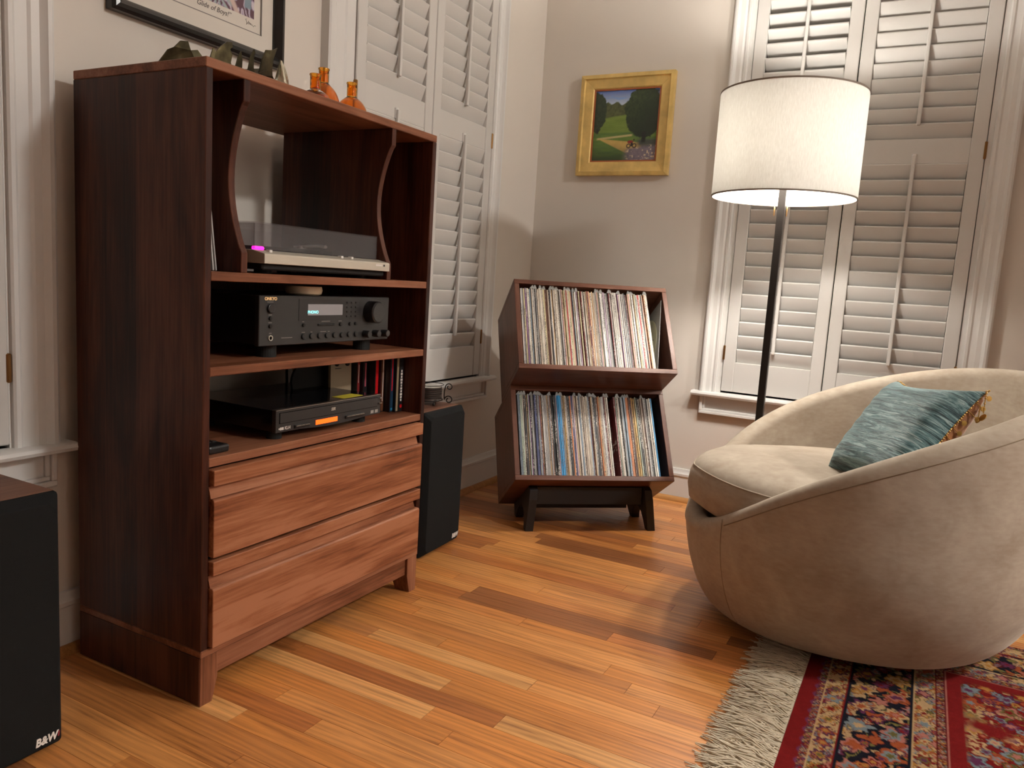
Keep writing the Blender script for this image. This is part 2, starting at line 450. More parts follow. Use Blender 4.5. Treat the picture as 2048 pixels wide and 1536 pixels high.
def make_window(n, axis, u0, u1, c0, c1, tilts, panels, rods=True):
    def P(u, d, z):
        return (d, u, z) if axis == 'x' else (u, -d, z)
    def box(g, a, b, d0, d1, z0, z1):
        p, q = P(a, d0, z0), P(b, d1, z1)
        return g.box(min(p[0], q[0]), max(p[0], q[0]), min(p[1], q[1]), max(p[1], q[1]), z0, z1)
    w = thing('window_%d' % n, loc=P((u0 + u1) / 2, 0, WIN_Z0), kind='structure')
    # reveal and pane
    g = G()
    for a, b in ((u0 - 0.02, u0), (u1, u1 + 0.02)): box(g, a, b, -0.15, 0.0, WIN_Z0, WIN_Z1)
    g2 = G()
    box(g, u0 - 0.02, u1 + 0.02, -0.15, 0.0, WIN_Z1, WIN_Z1 + 0.02)
    box(g, u0 - 0.02, u1 + 0.02, -0.15, 0.0, WIN_Z0 - 0.02, WIN_Z0)
    g.out('window_frame', M['trim'], w)
    for a, b in ((WIN_Z0, (WIN_Z0 + WIN_Z1) / 2 - 0.02), ((WIN_Z0 + WIN_Z1) / 2 + 0.02, WIN_Z1)):
        box(G(), u0, u1, -0.14, -0.135, a, b).out('pane', M['glass_night'], w)
    box(G(), u0, u1, -0.145, -0.11, (WIN_Z0 + WIN_Z1) / 2 - 0.02, (WIN_Z0 + WIN_Z1) / 2 + 0.02).out('sash_rail', M['trim'], w)
    # casings with stepped back-band profile
    def casing(a_out, a_in, name):
        s = 1 if a_in > a_out else -1
        wd = abs(a_in - a_out)
        prof = [(0, 0), (0, 0.030), (0.006, 0.034), (0.014, 0.034), (0.018, 0.027), (0.024, 0.021), (0.040, 0.020), (0.046, 0.016), (wd - 0.018, 0.015), (wd - 0.012, 0.019), (wd - 0.004, 0.019), (wd, 0.014), (wd, 0)]
        g = G()
        n_ = len(prof)
        vs = [P(a_out + s * q, d, z) for z in (WIN_Z0, WIN_Z1 + 0.09) for q, d in prof]
        fs = [(i, (i + 1) % n_, n_ + (i + 1) % n_, n_ + i) for i in range(n_)] + [tuple(range(n_)), tuple(range(n_, 2 * n_))]
        g.add(vs, fs).out(name, M['trim'], w, smooth=30)
    casing(c0, u0 + 0.004, 'casing'); casing(c1, u1 - 0.004, 'casing')
    g = G(); box(g, c0, c1, 0, 0.03, WIN_Z1, WIN_Z1 + 0.09); g.out('head_casing', M['trim'], w, bevel=0.004)
    # sill with rounded nose, apron with moulded frame
    g = G()
    nose = [(-0.10, 0.472), (0.040, 0.472), (0.047, 0.475), (0.050, 0.482), (0.047, 0.489), (0.040, 0.492), (-0.10, 0.492)]
    vs = [P(u, d, z) for u in (c0 - 0.030, c1 + 0.030) for d, z in nose]
    nn = len(nose)
    g.add(vs, [(i, (i + 1) % nn, nn + (i + 1) % nn, nn + i) for i in range(nn)] + [tuple(range(nn)), tuple(range(nn, 2 * nn))])
    g.out('sill', M['trim'], w, smooth=30)
    g = G(); box(g, c0 + 0.004, c1 - 0.004, 0, 0.010, 0.397, 0.472); apo = g.out('apron', M['trim'], w)
    for (a, b, za, zb, d) in ((c0 + 0.004, c1 - 0.004, 0.397, 0.409, 0.026), (c0 + 0.004, c0 + 0.016, 0.409, 0.472, 0.026), (c1 - 0.016, c1 - 0.004, 0.409, 0.472, 0.026),
                              (c0 + 0.016, c1 - 0.016, 0.409, 0.419, 0.019), (c0 + 0.016, c0 + 0.026, 0.419, 0.472, 0.019), (c1 - 0.026, c1 - 0.016, 0.419, 0.472, 0.019)):
        g = G(); box(g, a, b, 0, d, za, zb); g.out('apron_moulding', M['trim'], apo, bevel=0.002)
    # shutter panels
    ST, TH0, TH1 = 0.047, -0.016, 0.012
    LZ = [(0.500, 0.622), (1.412, 1.500), (2.262, 2.350)]
    for pi, (a, b) in enumerate(panels):
        g = G(); box(g, a, a + ST, TH0, TH1, LZ[0][0], LZ[2][1])
        sh = g.out('shutter', M['shutter'], w, bevel=0.0025)
        g = G(); box(g, b - ST, b, TH0, TH1, LZ[0][0], LZ[2][1]); g.out('stile', M['shutter'], sh, bevel=0.0025)
        for z0, z1 in LZ:
            g = G(); box(g, a + ST, b - ST, TH0 + 0.001, TH1 - 0.003, z0, z1); g.out('rail', M['shutter'], sh, bevel=0.0015)
        la, lb = a + ST + 0.0015, b - ST - 0.0015
        sec = louver_mesh(lb - la)
        for si, (z0, z1) in enumerate(((LZ[0][1], LZ[1][0]), (LZ[1][1], LZ[2][0]))):
            tilt = math.radians(tilts[pi][si])
            cnt = int(round((z1 - z0) / PITCH_Z))
            pz = (z1 - z0) / cnt
            # room-side edge up
            ct, st_ = math.cos(tilt), math.sin(tilt)
            pts = [(t * ct + l * st_, -t * st_ + l * ct) for t, l in sec]
            k = len(pts)
            me = None
            dmid = -0.004
            for i in range(cnt):
                zc = z0 + pz * (i + 0.5)
                if me is None:
                    g = G()
                    vs = [P(u, d + dmid, z + zc) for u in (la, lb) for d, z in pts]
                    g.add(vs, [(j, (j + 1) % k, k + (j + 1) % k, k + j) for j in range(k)] + [tuple(range(k)), tuple(range(k, 2 * k))])
                    lo = g.out('louver', M['shutter'], sh, smooth=50); me = lo.data; z_first = zc
                else:
                    lo = link_mesh('louver', me, sh); lo.location.z = zc - z_first
            if rods:
                um = (a + b) / 2
                dr = dmid + LOUVER_W / 2 * st_ + 0.004
                zt, zb = z1 - 0.016, z0 + pz * 0.85
                if si == 0: zt = z1 + 0.028
                g = G(); box(g, um - 0.0065, um + 0.0065, dr, dr + 0.013, zb, zt)
                g.out('tilt_rod', M['shutter'], sh, bevel=0.003, seg=2)
                if si == 0:
                    g = G()
                    g.tube([P(um, TH1 - 0.0028, z1), P(um, TH1 - 0.0028, z1 + 0.034)], 0.009, 10).out('rod_notch', M['trim'], sh, smooth=40)
    # hanging strips closing the gap between casing and shutter
    for a, b in ((u0 - 0.001, panels[0][0] - 0.0025), (panels[-1][1] + 0.0025, u1 + 0.001)):
        g = G(); box(g, a, b, -0.05, 0.005, WIN_Z0, WIN_Z1); g.out('hanging_strip', M['trim'], w)
    g = G(); box(g, panels[0][0], panels[-1][1], -0.05, -0.018, WIN_Z1 - 0.012, WIN_Z1); g.out('hanging_strip', M['trim'], w)
    # hinges
    for (u, zs) in ((panels[0][0], (0.66, 1.455, 2.2)), (panels[-1][1], (0.66, 1.455, 2.2))):
        for z in zs:
            g = G(); box(g, u - 0.0045, u + 0.0045, 0.002, 0.0165, z - 0.030, z + 0.030)
            g.out('hinge', M['brass'], w, bevel=0.002)
    return w

make_window(1, *WINS[1], tilts=[(20, 20), (20, 20)], panels=[(-1.296, -0.872), (-0.868, -0.444)])
make_window(2, *WINS[2], tilts=[(23, 50), (23, 24)], panels=[(0.928, 1.316), (1.320, 1.762)])
make_window(3, *WINS[3], tilts=[(20, 20), (20, 20)], panels=[(-3.20, -2.775), (-2.771, -2.346)])
# ------------------------------------------------------------------ media cabinet
X0, X1, YA, YB, H = 0.0468, 0.4391, -2.2246, -1.4683, 1.2709
T = 0.0165
S1, S2, S3 = 0.8823, 0.6974, 0.5164      # shelf tops
cab = thing('media_cabinet', 'tall dark walnut media cabinet with three open shelves over two wide drawers', 'cabinet', (X0, (YA + YB) / 2, 0))
G().box(X0, X1, YA, YA + T, 0.1195, H - 0.018).out('side_panel', M['wal_shade_z'], cab, bevel=0.0015)
G().box(X0, X1, YB - T, YB, 0.1195, H - 0.018).out('side_panel', M['wal_shade_z'], cab, bevel=0.0015)
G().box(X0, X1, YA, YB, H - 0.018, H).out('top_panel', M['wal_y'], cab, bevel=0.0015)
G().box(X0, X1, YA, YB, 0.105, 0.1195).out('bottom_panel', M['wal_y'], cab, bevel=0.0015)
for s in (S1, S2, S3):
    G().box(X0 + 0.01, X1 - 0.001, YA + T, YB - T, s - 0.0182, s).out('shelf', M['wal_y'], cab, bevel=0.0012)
# back boards either side of the cable opening
G().box(X0, X0 + 0.012, -1.622, YB - T, S1, H - 0.018).out('back_board', M['wal_shade_z'], cab)
G().box(X0, X0 + 0.012, YA + T, -2.09, S1, H - 0.018).out('back_board', M['wal_shade_z'], cab)
G().box(X0, X0 + 0.012, -1.622, YB - T, S2, S1 - 0.0182).out('back_board', M['wal_shade_z'], cab)
G().box(X0, X0 + 0.012, YA + T, -1.622, S2, S1 - 0.0182).out('back_board', M['wal_shade_z'], cab)
G().box(X0, X0 + 0.012, -1.520, YB - T, S3, S2 - 0.0182).out('back_board', M['wal_shade_z'], cab)
G().box(X0, X0 + 0.012, YA + T, -1.93, S3, S2 - 0.0182).out('back_board', M['wal_shade_z'], cab)
G().box(X0, X0 + 0.012, YA + T, YB - T, 0.1195, S3 - 0.0182).out('back_board', M['wal_shade_z'], cab)
# two record dividers with a hollowed front edge
def divider_profile():
    zt, zb = H - 0.018, S1
    f = X1 - 0.001
    pts = [(X0 + 0.03, zb), (f, zb), (f, zb + 0.040), (f - 0.006, zb + 0.050)]
    n = 16
    za, zc = zb + 0.050, zb + 0.322
    for k in range(1, n):
        t = k / n
        pts.append((f - 0.006 - 0.033 * math.sin(math.pi * t) ** 0.9, za + (zc - za) * t))
    pts += [(f - 0.006, zc), (f, zc + 0.008), (f, zt), (X0 + 0.03, zt)]
    return pts
for yl in (-2.1345, -1.6625):
    G().prism(divider_profile(), 'y', yl, yl + 0.0165).out('divider', M['wal_shade_z'], cab, bevel=0.0012)
# drawers: overlay front, finger groove, pull bar
for zb0, zp, zg, zt in ((0.3135, 0.4345, 0.4610, 0.4925), (0.1225, 0.2490, 0.2755, 0.3045)):
    ya, yb = YA + 0.0195, YB - 0.0165
    d = G().prism([(X1 - 0.016, zb0), (X1 + 0.011, zb0), (X1 + 0.011, zp - 0.004), (X1 + 0.007, zp), (X1 - 0.016, zp)], 'y', ya, yb).out('drawer', M['drawer'], cab, bevel=0.0012)
    G().prism([(X1 - 0.016, zp), (X1 + 0.002, zp), (X1 - 0.005, zg - 0.003), (X1 - 0.016, zg)], 'y', ya, yb - 0.012).out('finger_groove', M['drawer'], d)
    G().box(X1 - 0.016, X1 + 0.011, ya, yb, zg, zt).out('pull_bar', M['drawer'], d, bevel=0.0012)
G().box(X1 - 0.03, X1 - 0.018, YA + T, YB - T, 0.1195, S3 - 0.0182).out('drawer_gap_shade', M['darkhole'], cab)  # near-black sheet in place of the shade behind the drawers
# plinth: aprons between four tapered feet
G().box(X1 - 0.030, X1 - 0.010, YA + 0.04, YB - 0.03, 0.054, 0.105).out('apron', M['wal_y'], cab, bevel=0.001)
G().box(X0, X1 - 0.004, YA - 0.0004, YA + 0.012, 0.002, 0.1050).out('apron', M['wal_shade_z'], cab, bevel=0.001)  # dark sheet over feet and gap, stands in for shade at the left base
G().box(X0 + 0.03, X1 - 0.03, YB - 0.022, YB - 0.006, 0.054, 0.105).out('apron', M['wal_shade_x'], cab, bevel=0.001)
for sx in (0, 1):
    for sy in (0, 1):
        xo = X1 - 0.002 if sx else X0 + 0.002
        dx = -1 if sx else 1
        yo = YB - 0.001 if sy else YA + 0.001
        dy = -1 if sy else 1
        w0, w1 = 0.044, 0.030
        g = G()
        lo = [(xo, yo), (xo + dx * 0.05, yo), (xo + dx * 0.05, yo + dy * w1), (xo, yo + dy * w1)]
        hi = [(xo, yo), (xo + dx * 0.06, yo), (xo + dx * 0.06, yo + dy * w0), (xo, yo + dy * w0)]
        g.add([(a, b, 0.0) for a, b in lo] + [(a, b, 0.052) for a, b in hi] + [(a, b, 0.105) for a, b in hi],
              [(3, 2, 1, 0), (8, 9, 10, 11)] + [(i + k, (i + 1) % 4 + k, (i + 1) % 4 + k + 4, i + k + 4) for k in (0, 4) for i in range(4)])
        g.out('foot', M['edge_z'], cab, bevel=0.001)

# ------------------------------------------------------------------ record sleeves
def sleeve_material():
    m, nt, b = nm('printed_card_sleeve')
    L = nt.links.new
    oi = nt.nodes.new('ShaderNodeObjectInfo')
    tc = nt.nodes.new('ShaderNodeTexCoord')
    off = node(nt, 'ShaderNodeVectorMath', operation='SCALE'); off.inputs[0].default_value = (3, 3, 41)
    L(oi.outputs['Random'], off.inputs['Scale'])
    ad = node(nt, 'ShaderNodeVectorMath', operation='ADD'); L(tc.outputs['Object'], ad.inputs[0]); L(off.outputs[0], ad.inputs[1])
    mp = nt.nodes.new('ShaderNodeMapping'); mp.inputs['Scale'].default_value = (150, 10, 9)
    L(ad.outputs[0], mp.inputs[0])
    n1 = node(nt, 'ShaderNodeTexNoise', i_Scale=1.0, i_Detail=2.0); L(mp.outputs[0], n1.inputs['Vector'])
    mp2 = nt.nodes.new('ShaderNodeMapping'); mp2.inputs['Scale'].default_value = (420, 20, 260)
    L(ad.outputs[0], mp2.inputs[0])
    n2 = node(nt, 'ShaderNodeTexNoise', i_Scale=1.0, i_Detail=1.0); L(mp2.outputs[0], n2.inputs['Vector'])
    # lettering appears in runs along the spine
    g1 = node(nt, 'ShaderNodeMath', operation='GREATER_THAN'); g1.inputs[1].default_value = 0.545; L(n1.outputs['Fac'], g1.inputs[0])
    g2 = node(nt, 'ShaderNodeMath', operation='GREATER_THAN'); g2.inputs[1].default_value = 0.52; L(n2.outputs['Fac'], g2.inputs[0])
    mu = node(nt, 'ShaderNodeMath', operation='MULTIPLY'); L(g1.outputs[0], mu.inputs[0]); L(g2.outputs[0], mu.inputs[1])
    m3 = node(nt, 'ShaderNodeMath', operation='MULTIPLY'); m3.inputs[1].default_value = 0.7; L(mu.outputs[0], m3.inputs[0])
    # contrasting ink: dark on pale, pale on dark
    bw = nt.nodes.new('ShaderNodeRGBToBW'); L(oi.outputs['Color'], bw.inputs[0])
    lt = node(nt, 'ShaderNodeMath', operation='LESS_THAN'); lt.inputs[1].default_value = 0.16; L(bw.outputs[0], lt.inputs[0])
    ink = node(nt, 'ShaderNodeMix', data_type='RGBA'); ink.inputs[6].default_value = (0.05, 0.04, 0.05, 1); ink.inputs[7].default_value = (0.62, 0.58, 0.52, 1)
    L(lt.outputs[0], ink.inputs[0])
    # worn, slightly uneven card
    mp3 = nt.nodes.new('ShaderNodeMapping'); mp3.inputs['Scale'].default_value = (60, 30, 25); L(ad.outputs[0], mp3.inputs[0])
    n3 = node(nt, 'ShaderNodeTexNoise', i_Scale=1.0, i_Detail=3.0); L(mp3.outputs[0], n3.inputs['Vector'])
    r3 = ramp(nt, [(0.3, (0.72, 0.70, 0.68)), (0.65, (1.05, 1.05, 1.05))]); L(n3.outputs['Fac'], r3.inputs[0])
    mm = node(nt, 'ShaderNodeMix', data_type='RGBA', blend_type='MULTIPLY'); mm.inputs[0].default_value = 1
    L(oi.outputs['Color'], mm.inputs[6]); L(r3.outputs[0], mm.inputs[7])
    mx = node(nt, 'ShaderNodeMix', data_type='RGBA'); L(m3.outputs[0], mx.inputs[0]); L(mm.outputs[2], mx.inputs[6]); L(ink.outputs[2], mx.inputs[7])
    L(mx.outputs[2], b.inputs['Base Color'])
    b.inputs['Roughness'].default_value = 0.45
    return m
M['sleeve'] = sleeve_material()
m, nt, b = nm('clear_outer_sleeve')
tr = nt.nodes.new('ShaderNodeBsdfTransparent'); tr.inputs[0].default_value = (0.8, 0.8, 0.78, 1)
mxs = nt.nodes.new('ShaderNodeMixShader'); mxs.inputs[0].default_value = 0.45
b.inputs['Base Color'].default_value = (0.62, 0.62, 0.60, 1); b.inputs['Roughness'].default_value = 0.25
nt.links.new(tr.outputs[0], mxs.inputs[1]); nt.links.new(b.outputs[0], mxs.inputs[2])
nt.links.new(mxs.outputs[0], nt.nodes['Material Output'].inputs[0])
M['poly'] = m

PAL = {'cream': (0.62, 0.555, 0.45), 'ivory': (0.68, 0.64, 0.57), 'white': (0.74, 0.72, 0.69), 'pale grey': (0.50, 0.48, 0.46), 'grey': (0.30, 0.29, 0.28),
       'tan': (0.48, 0.34, 0.20), 'beige': (0.50, 0.42, 0.335), 'pale yellow': (0.60, 0.53, 0.32), 'charcoal': (0.045, 0.042, 0.045), 'black': (0.012, 0.011, 0.012),
       'red': (0.42, 0.028, 0.032), 'maroon': (0.15, 0.018, 0.02), 'pink': (0.62, 0.34, 0.32), 'purple': (0.20, 0.10, 0.21), 'lilac': (0.44, 0.34, 0.42),
       'navy blue': (0.035, 0.045, 0.13), 'bright blue': (0.02, 0.26, 0.55), 'steel blue': (0.22, 0.28, 0.34), 'teal': (0.10, 0.26, 0.28), 'pale green': (0.46, 0.53, 0.43),
       'orange': (0.60, 0.22, 0.08), 'peach': (0.68, 0.42, 0.26), 'brown': (0.14, 0.06, 0.035), 'mustard': (0.52, 0.33, 0.10), 'olive': (0.26, 0.25, 0.14)}

def ordinal(n):
    return '%d%s' % (n, 'th' if 10 <= n % 100 <= 20 else {1: 'st', 2: 'nd', 3: 'rd'}.get(n % 10, 'th'))

SLEEVES = {}
def sleeve_mesh(t, h=0.314):
    key = (round(t, 4), h)
    if key not in SLEEVES:
        SLEEVES[key] = G().box(-t / 2, t / 2, 0, 0.314, 0, h).mesh('record', M['sleeve'], bevel=min(0.0009, t * 0.2))
    return SLEEVES[key]
TIP = {}
def tip_mesh(k):
    if k not in TIP:
        w, hh, lx = [(0.016, 0.024, 0.006), (0.020, 0.018, -0.004), (0.013, 0.027, 0.002), (0.018, 0.015, 0.008)][k]
        TIP[k] = G().add([(-w * 0.4, 0.001, 0.311), (w * 0.6, 0.001, 0.311), (lx, 0.004, 0.314 + hh), (-w * 0.3, 0.050, 0.311), (w * 0.5, 0.050, 0.311)],
                         [(0, 1, 2), (1, 4, 2), (4, 3, 2), (3, 0, 2), (0, 3, 4, 1)]).mesh('plastic_sleeve', M['poly'])
    return TIP[k]

def place_record(mat4, t, colour, label, group, h=0.314, tip=None):
    o = bpy.data.objects.new('record', sleeve_mesh(t, h)); COL.objects.link(o)
    o.matrix_world = mat4
    k = random.uniform(0.85, 1.12)
    c = PAL[colour]
    o.color = (c[0] * k, c[1] * k, c[2] * k, 1)
    props(o, label, 'record', group)
    if tip is not None:
        link_mesh('plastic_sleeve', tip_mesh(tip), o)
    return o

# six records leaning against the cabinet's left side
lean_cols = ['black', 'cream', 'red', 'steel blue', 'white', 'pale grey']
lean_txt = ['black spined record, leftmost of those leaning in the cabinet slot', 'cream spined record leaning in the cabinet slot, second from the left',
            'red spined record leaning in the cabinet slot, third from the left', 'steel blue spined record leaning in the cabinet slot, fourth from the left',
            'white spined record leaning in the cabinet slot, fifth from the left', 'pale grey record leaning in the cabinet slot, nearest the divider']
for i in range(6):
    yb_, yt_ = -2.196 + i * 0.0098, -2.2040 + i * 0.0034
    ang = math.atan2(yb_ - yt_, 0.314)
    Mx = Matrix.Translation((0.398 - i * 0.003, yb_, S1 + 0.0012)) @ Matrix.Rotation(ang, 4, 'X') @ Matrix.Rotation(math.pi / 2, 4, 'Z')
    place_record(Mx, 0.0032, lean_cols[i], lean_txt[i], 'records leaning in the cabinet slot')

# ------------------------------------------------------------------ turntable
m, nt, b = nm('smoked_acrylic')
tr = nt.nodes.new('ShaderNodeBsdfTransparent'); tr.inputs[0].default_value = (0.87, 0.855, 0.86, 1)
mxs = nt.nodes.new('ShaderNodeMixShader'); mxs.inputs[0].default_value = 0.15
b.inputs['Base Color'].default_value = (0.36, 0.345, 0.35, 1); b.inputs['Roughness'].default_value = 0.16
nt.links.new(tr.outputs[0], mxs.inputs[1]); nt.links.new(b.outputs[0], mxs.inputs[2])
nt.links.new(mxs.outputs[0], nt.nodes['Material Output'].inputs[0])
M['acrylic'] = m
M['led_pink'] = flat('pink_strobe_lamp', (0.8, 0.02, 0.4), 0.4, emit=(1.0, 0.01, 0.42), es=3.2)
tt = thing('turntable', 'silver turntable with a smoked dust cover and pink strobe light', 'turntable', (0.28, -1.85, S1))
ty0, ty1, tf = -2.0815, -1.6640, 0.4470
G().box(0.11, tf - 0.012, ty0 + 0.006, ty1 - 0.006, S1 + 0.008, 0.9035).out('plinth', M['blacksoft'], tt, bevel=0.003)
for a, b2 in ((0.14, ty0 + 0.05), (0.14, ty1 - 0.05), (0.39, ty0 + 0.05), (0.39, ty1 - 0.05)):
    G().cyl((a, b2, S1), 0.018, 0.009).out('foot', M['blacksoft'], tt)
ch = G().prism([(0.11, 0.9035), (tf, 0.9035), (tf, 0.9225), (tf - 0.003, 0.9245), (tf - 0.036, 0.931), (0.11, 0.931)], 'y', ty0, ty1).out('chassis', M['silver'], tt, bevel=0.001)
G().cyl((0.255, -1.885, 0.931), 0.148, 0.010, seg=48).out('platter', M['blacksoft'], tt, smooth=40)
G().tube([(0.18, -1.700, 0.955), (0.26, -1.712, 0.957), (0.34, -1.780, 0.953)], 0.004).out('tonearm', M['chrome'], tt, smooth=60)
G().cyl((0.18, -1.700, 0.931), 0.016, 0.024).out('tonearm_base', M['chrome'], tt, smooth=40)
# cover: thin-walled box, open underneath
cx0, cx1, cy0, cy1, cz0, cz1, w = 0.10, tf - 0.042, ty0 + 0.012, ty1 - 0.001, 0.9325, 0.9885, 0.003
g = G()
g.box(cx1 - w, cx1, cy0, cy1, cz0, cz1 - w); g.box(cx0, cx0 + w, cy0, cy1, cz0, cz1 - w)
g.box(cx0 + w, cx1 - w, cy0, cy0 + w, cz0, cz1 - w); g.box(cx0 + w, cx1 - w, cy1 - w, cy1, cz0, cz1 - w); g.box(cx0, cx1, cy0, cy1, cz1 - w, cz1)
g.out('dust_cover', M['acrylic'], tt)
G().box(0.386, 0.400, ty0 + 0.020, ty0 + 0.046, 0.931, 0.9390).out('strobe_lamp', M['led_pink'], tt, bevel=0.0035, seg=3)
for yb_ in (-2.046, -1.822, -1.786):
    G().box(tf - 0.030, tf - 0.018, yb_ - 0.004, yb_ + 0.004, 0.926, 0.9325).out('button', M['white'], tt, bevel=0.001)
G().box(tf, tf + 0.0006, -1.6895, -1.6845, 0.9145, 0.9195).out('badge', M['black'], tt)
G().box(tf, tf + 0.0004, -1.720, -1.695, 0.9150, 0.9190).out('name_plate', M['white'], tt)

# ------------------------------------------------------------------ receiver
M['disp'] = flat('receiver_display_glass', (0.16, 0.145, 0.14), 0.25, emit=(0.30, 0.26, 0.25), es=0.35)
M['cyan'] = flat('cyan_display_text', (0.1, 0.6, 0.6), 0.4, emit=(0.25, 0.95, 0.95), es=1.6)
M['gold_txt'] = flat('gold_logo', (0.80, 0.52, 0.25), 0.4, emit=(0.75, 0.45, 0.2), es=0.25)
rx, ry0, ry1, rz0, rz1 = 0.389, -2.0375, -1.584, 0.7255, 0.836
rc = thing('stereo_receiver', 'dark grey stereo receiver with a large volume knob on the middle shelf', 'receiver', (0.24, (ry0 + ry1) / 2, S2))
G().box(0.085, rx - 0.014, ry0 + 0.006, ry1 - 0.006, rz0 + 0.002, rz1 - 0.002).out('case', M['black'], rc, bevel=0.002)
G().box(rx - 0.014, rx, ry0, ry1, rz0, rz1).out('front_panel', M['greypanel'], rc, bevel=0.0015)
for a in (0.13, 0.35):
    for b2 in (ry0 + 0.06, ry1 - 0.06):
        G().cyl((a, b2, S2), 0.022, rz0 - S2 + 0.002).out('foot', M['blacksoft'], rc)
dw = G().box(rx, rx + 0.0008, -1.9191, -1.7019, 0.7795, 0.8295).out('display_window', M['klhpanel'], rc)
G().box(rx + 0.0008, rx + 0.0014, -1.8902, -1.7702, 0.7914, 0.8171).out('display', M['disp'], dw)
FWD = (0, 1, 0)
UPZ = (0, 0, 1)
lettering('display_text', 'PHONO', 0.0098, M['cyan'], dw, (rx + 0.0018, -1.8735, 0.7985), FWD, UPZ, extr=0.0001)
lettering('logo', 'ONKYO', 0.0098, M['gold_txt'], rc, (rx + 0.0004, -2.0050, 0.8285), FWD, UPZ, bold=0.0003, extr=0.0003)
def knob(y, z, r, d, name='knob', face=None, mat='black'):
    k = G().lathe([(r, 0), (r, d * 0.93), (r * 0.93, d), (0, d)], 28, (rx, y, z), 'x').out(name, M[mat], rc, smooth=40)
    if face:
        G().lathe([(r * 0.86, 0), (r * 0.86, 0.0006)], 28, (rx + d, y, z), 'x').out('knob_face', M[face], k)
knob(-1.6630, 0.7985, 0.0275, 0.030, 'volume_knob', 'greypanel')
knob(-2.0066, 0.8076, 0.0098, 0.006, 'knob', 'greypanel')
for z in (0.7861, 0.7691): knob(-2.0062, z, 0.0042, 0.004, 'button')
for i in range(8): knob(-1.9030 + i * 0.02657, 0.7430, 0.0066, 0.004, 'button', 'greypanel')
for y_ in (-1.9040, -1.7763, -1.7408, -1.7198): knob(y_, 0.7692, 0.0042, 0.004, 'button')
for y_ in (-1.6825, -1.6440, -1.6075): knob(y_, 0.7425, 0.0092, 0.018, 'knob', 'greypanel')
G().box(rx, rx + 0.003, -1.8565, -1.7989, 0.7665, 0.7712).out('button', M['black'], rc, bevel=0.001)
for r_ in range(4):
    z = 0.8215 - r_ * 0.0112
    for c_ in range(3):
        y_ = -1.7555 + c_ * 0.0165
        G().box(rx + 0.0008, rx + 0.003, y_, y_ + 0.0135, z - 0.0020, z + 0.0018).out('preset_button', M['greypanel'], rc)
jk = G().lathe([(0.0062, 0), (0.0062, 0.0025), (0.0042, 0.0025), (0.0042, 0)], 20, (rx, -2.0049, 0.7429), 'x', closed=True).out('headphone_jack', M['silver'], rc)
G().cyl((rx, -2.0049, 0.7429), 0.0042, 0.0004, 'x', 16).out('jack_hole', M['darkhole'], jk)
for (y_, z, wd) in ((-2.0062, 0.8215, 0.018), (-2.0062, 0.7935, 0.010), (-2.0062, 0.7765, 0.011), (-2.0049, 0.7535, 0.008), (-1.955, 0.7420, 0.034), (-1.9030, 0.7525, 0.011), (-1.876, 0.7525, 0.006),
                   (-1.836, 0.7525, 0.020), (-1.8165, 0.7525, 0.006), (-1.9040, 0.7768, 0.006), (-1.8275, 0.7768, 0.030), (-1.7763, 0.7768, 0.012), (-1.903, 0.7850, 0.014)):
    G().box(rx, rx + 0.0003, y_ - wd / 2, y_ + wd / 2, z - 0.0006, z + 0.0006).out('caption', M['greylabel'], rc)
# cream puck squeezed in above the receiver
solo('cream_puck', G().lathe([(0, 0), (0.034, 0), (0.041, 0.004), (0.043, 0.012), (0.041, 0.021), (0, 0.022)], 32, (0.345, -1.857, rz1)), M['cream'], (0.345, -1.857, rz1),
     'small round cream puck lying on top of the receiver', 'puck', smooth=40)

# ------------------------------------------------------------------ disc player
M['amber'] = flat('orange_display', (0.8, 0.15, 0.02), 0.4, emit=(1.0, 0.085, 0.004), es=1.5)
kx, ky0, ky1, kz0, kz1 = 0.4200, -2.0135, -1.6440, 0.5358, 0.5865
kl = thing('disc_player', 'black disc player with a glowing orange display on the lowest shelf', 'disc player', (0.28, (ky0 + ky1) / 2, S3))
G().box(0.125, kx - 0.012, ky0 + 0.002, ky1 - 0.002, kz0 + 0.001, kz1 - 0.0015).out('case', flat('gloss_black_case', (0.006, 0.006, 0.007), 0.13), kl, bevel=0.0015)
# front panel with a bowed lower lip
ky = [ky0 + (ky1 - ky0) * k / 24 for k in range(25)]
low = [kz0 - 0.0060 * max(0, math.sin(math.pi * min(1, max(0, (k / 24 - 0.2) / 0.65)))) for k in range(25)]
G().prism([(a, z) for a, z in zip(ky, low)] + [(ky1, kz1), (ky0, kz1)], 'x', kx - 0.012, kx).out('front_panel', M['klhpanel'], kl, bevel=0.0008)
G().box(kx - 0.012, kx + 0.0006, ky0, ky1, kz1 - 0.0012, kz1 + 0.0004).out('top_edge', M['chrome'], kl)
tray = G().box(kx, kx + 0.0008, ky0 + 0.010, ky1 - 0.014, 0.5555, 0.5800).out('tray_outline', M['darkhole'], kl)
G().box(kx, kx + 0.0016, ky0 + 0.0112, ky1 - 0.0152, 0.5567, 0.5788).out('tray_front', M['klhpanel'], tray)
G().box(kx, kx + 0.0010, -1.8870, -1.8120, 0.5380, 0.5490).out('display', M['amber'], kl)
for a, b2 in ((-1.9575, -1.9100), (-1.7840, -1.7130)):
    G().box(kx, kx + 0.004, a, b2, 0.5395, 0.5470).out('button_bezel', M['black'], kl, bevel=0.001)
    n_ = 3 if a < -1.9 else 4
    for i in range(n_):
        s0 = a + 0.002 + (b2 - a - 0.004) * i / n_
        G().box(kx + 0.004, kx + 0.0065, s0, s0 + (b2 - a - 0.004) / n_ - 0.0012, 0.5440, 0.5462).out('button', M['chrome'], kl)
for z in (0.5775, 0.5640): G().box(kx, kx + 0.006, ky1 - 0.011, ky1 - 0.001, z - 0.001, z + 0.0015).out('button', M['chrome'], kl)
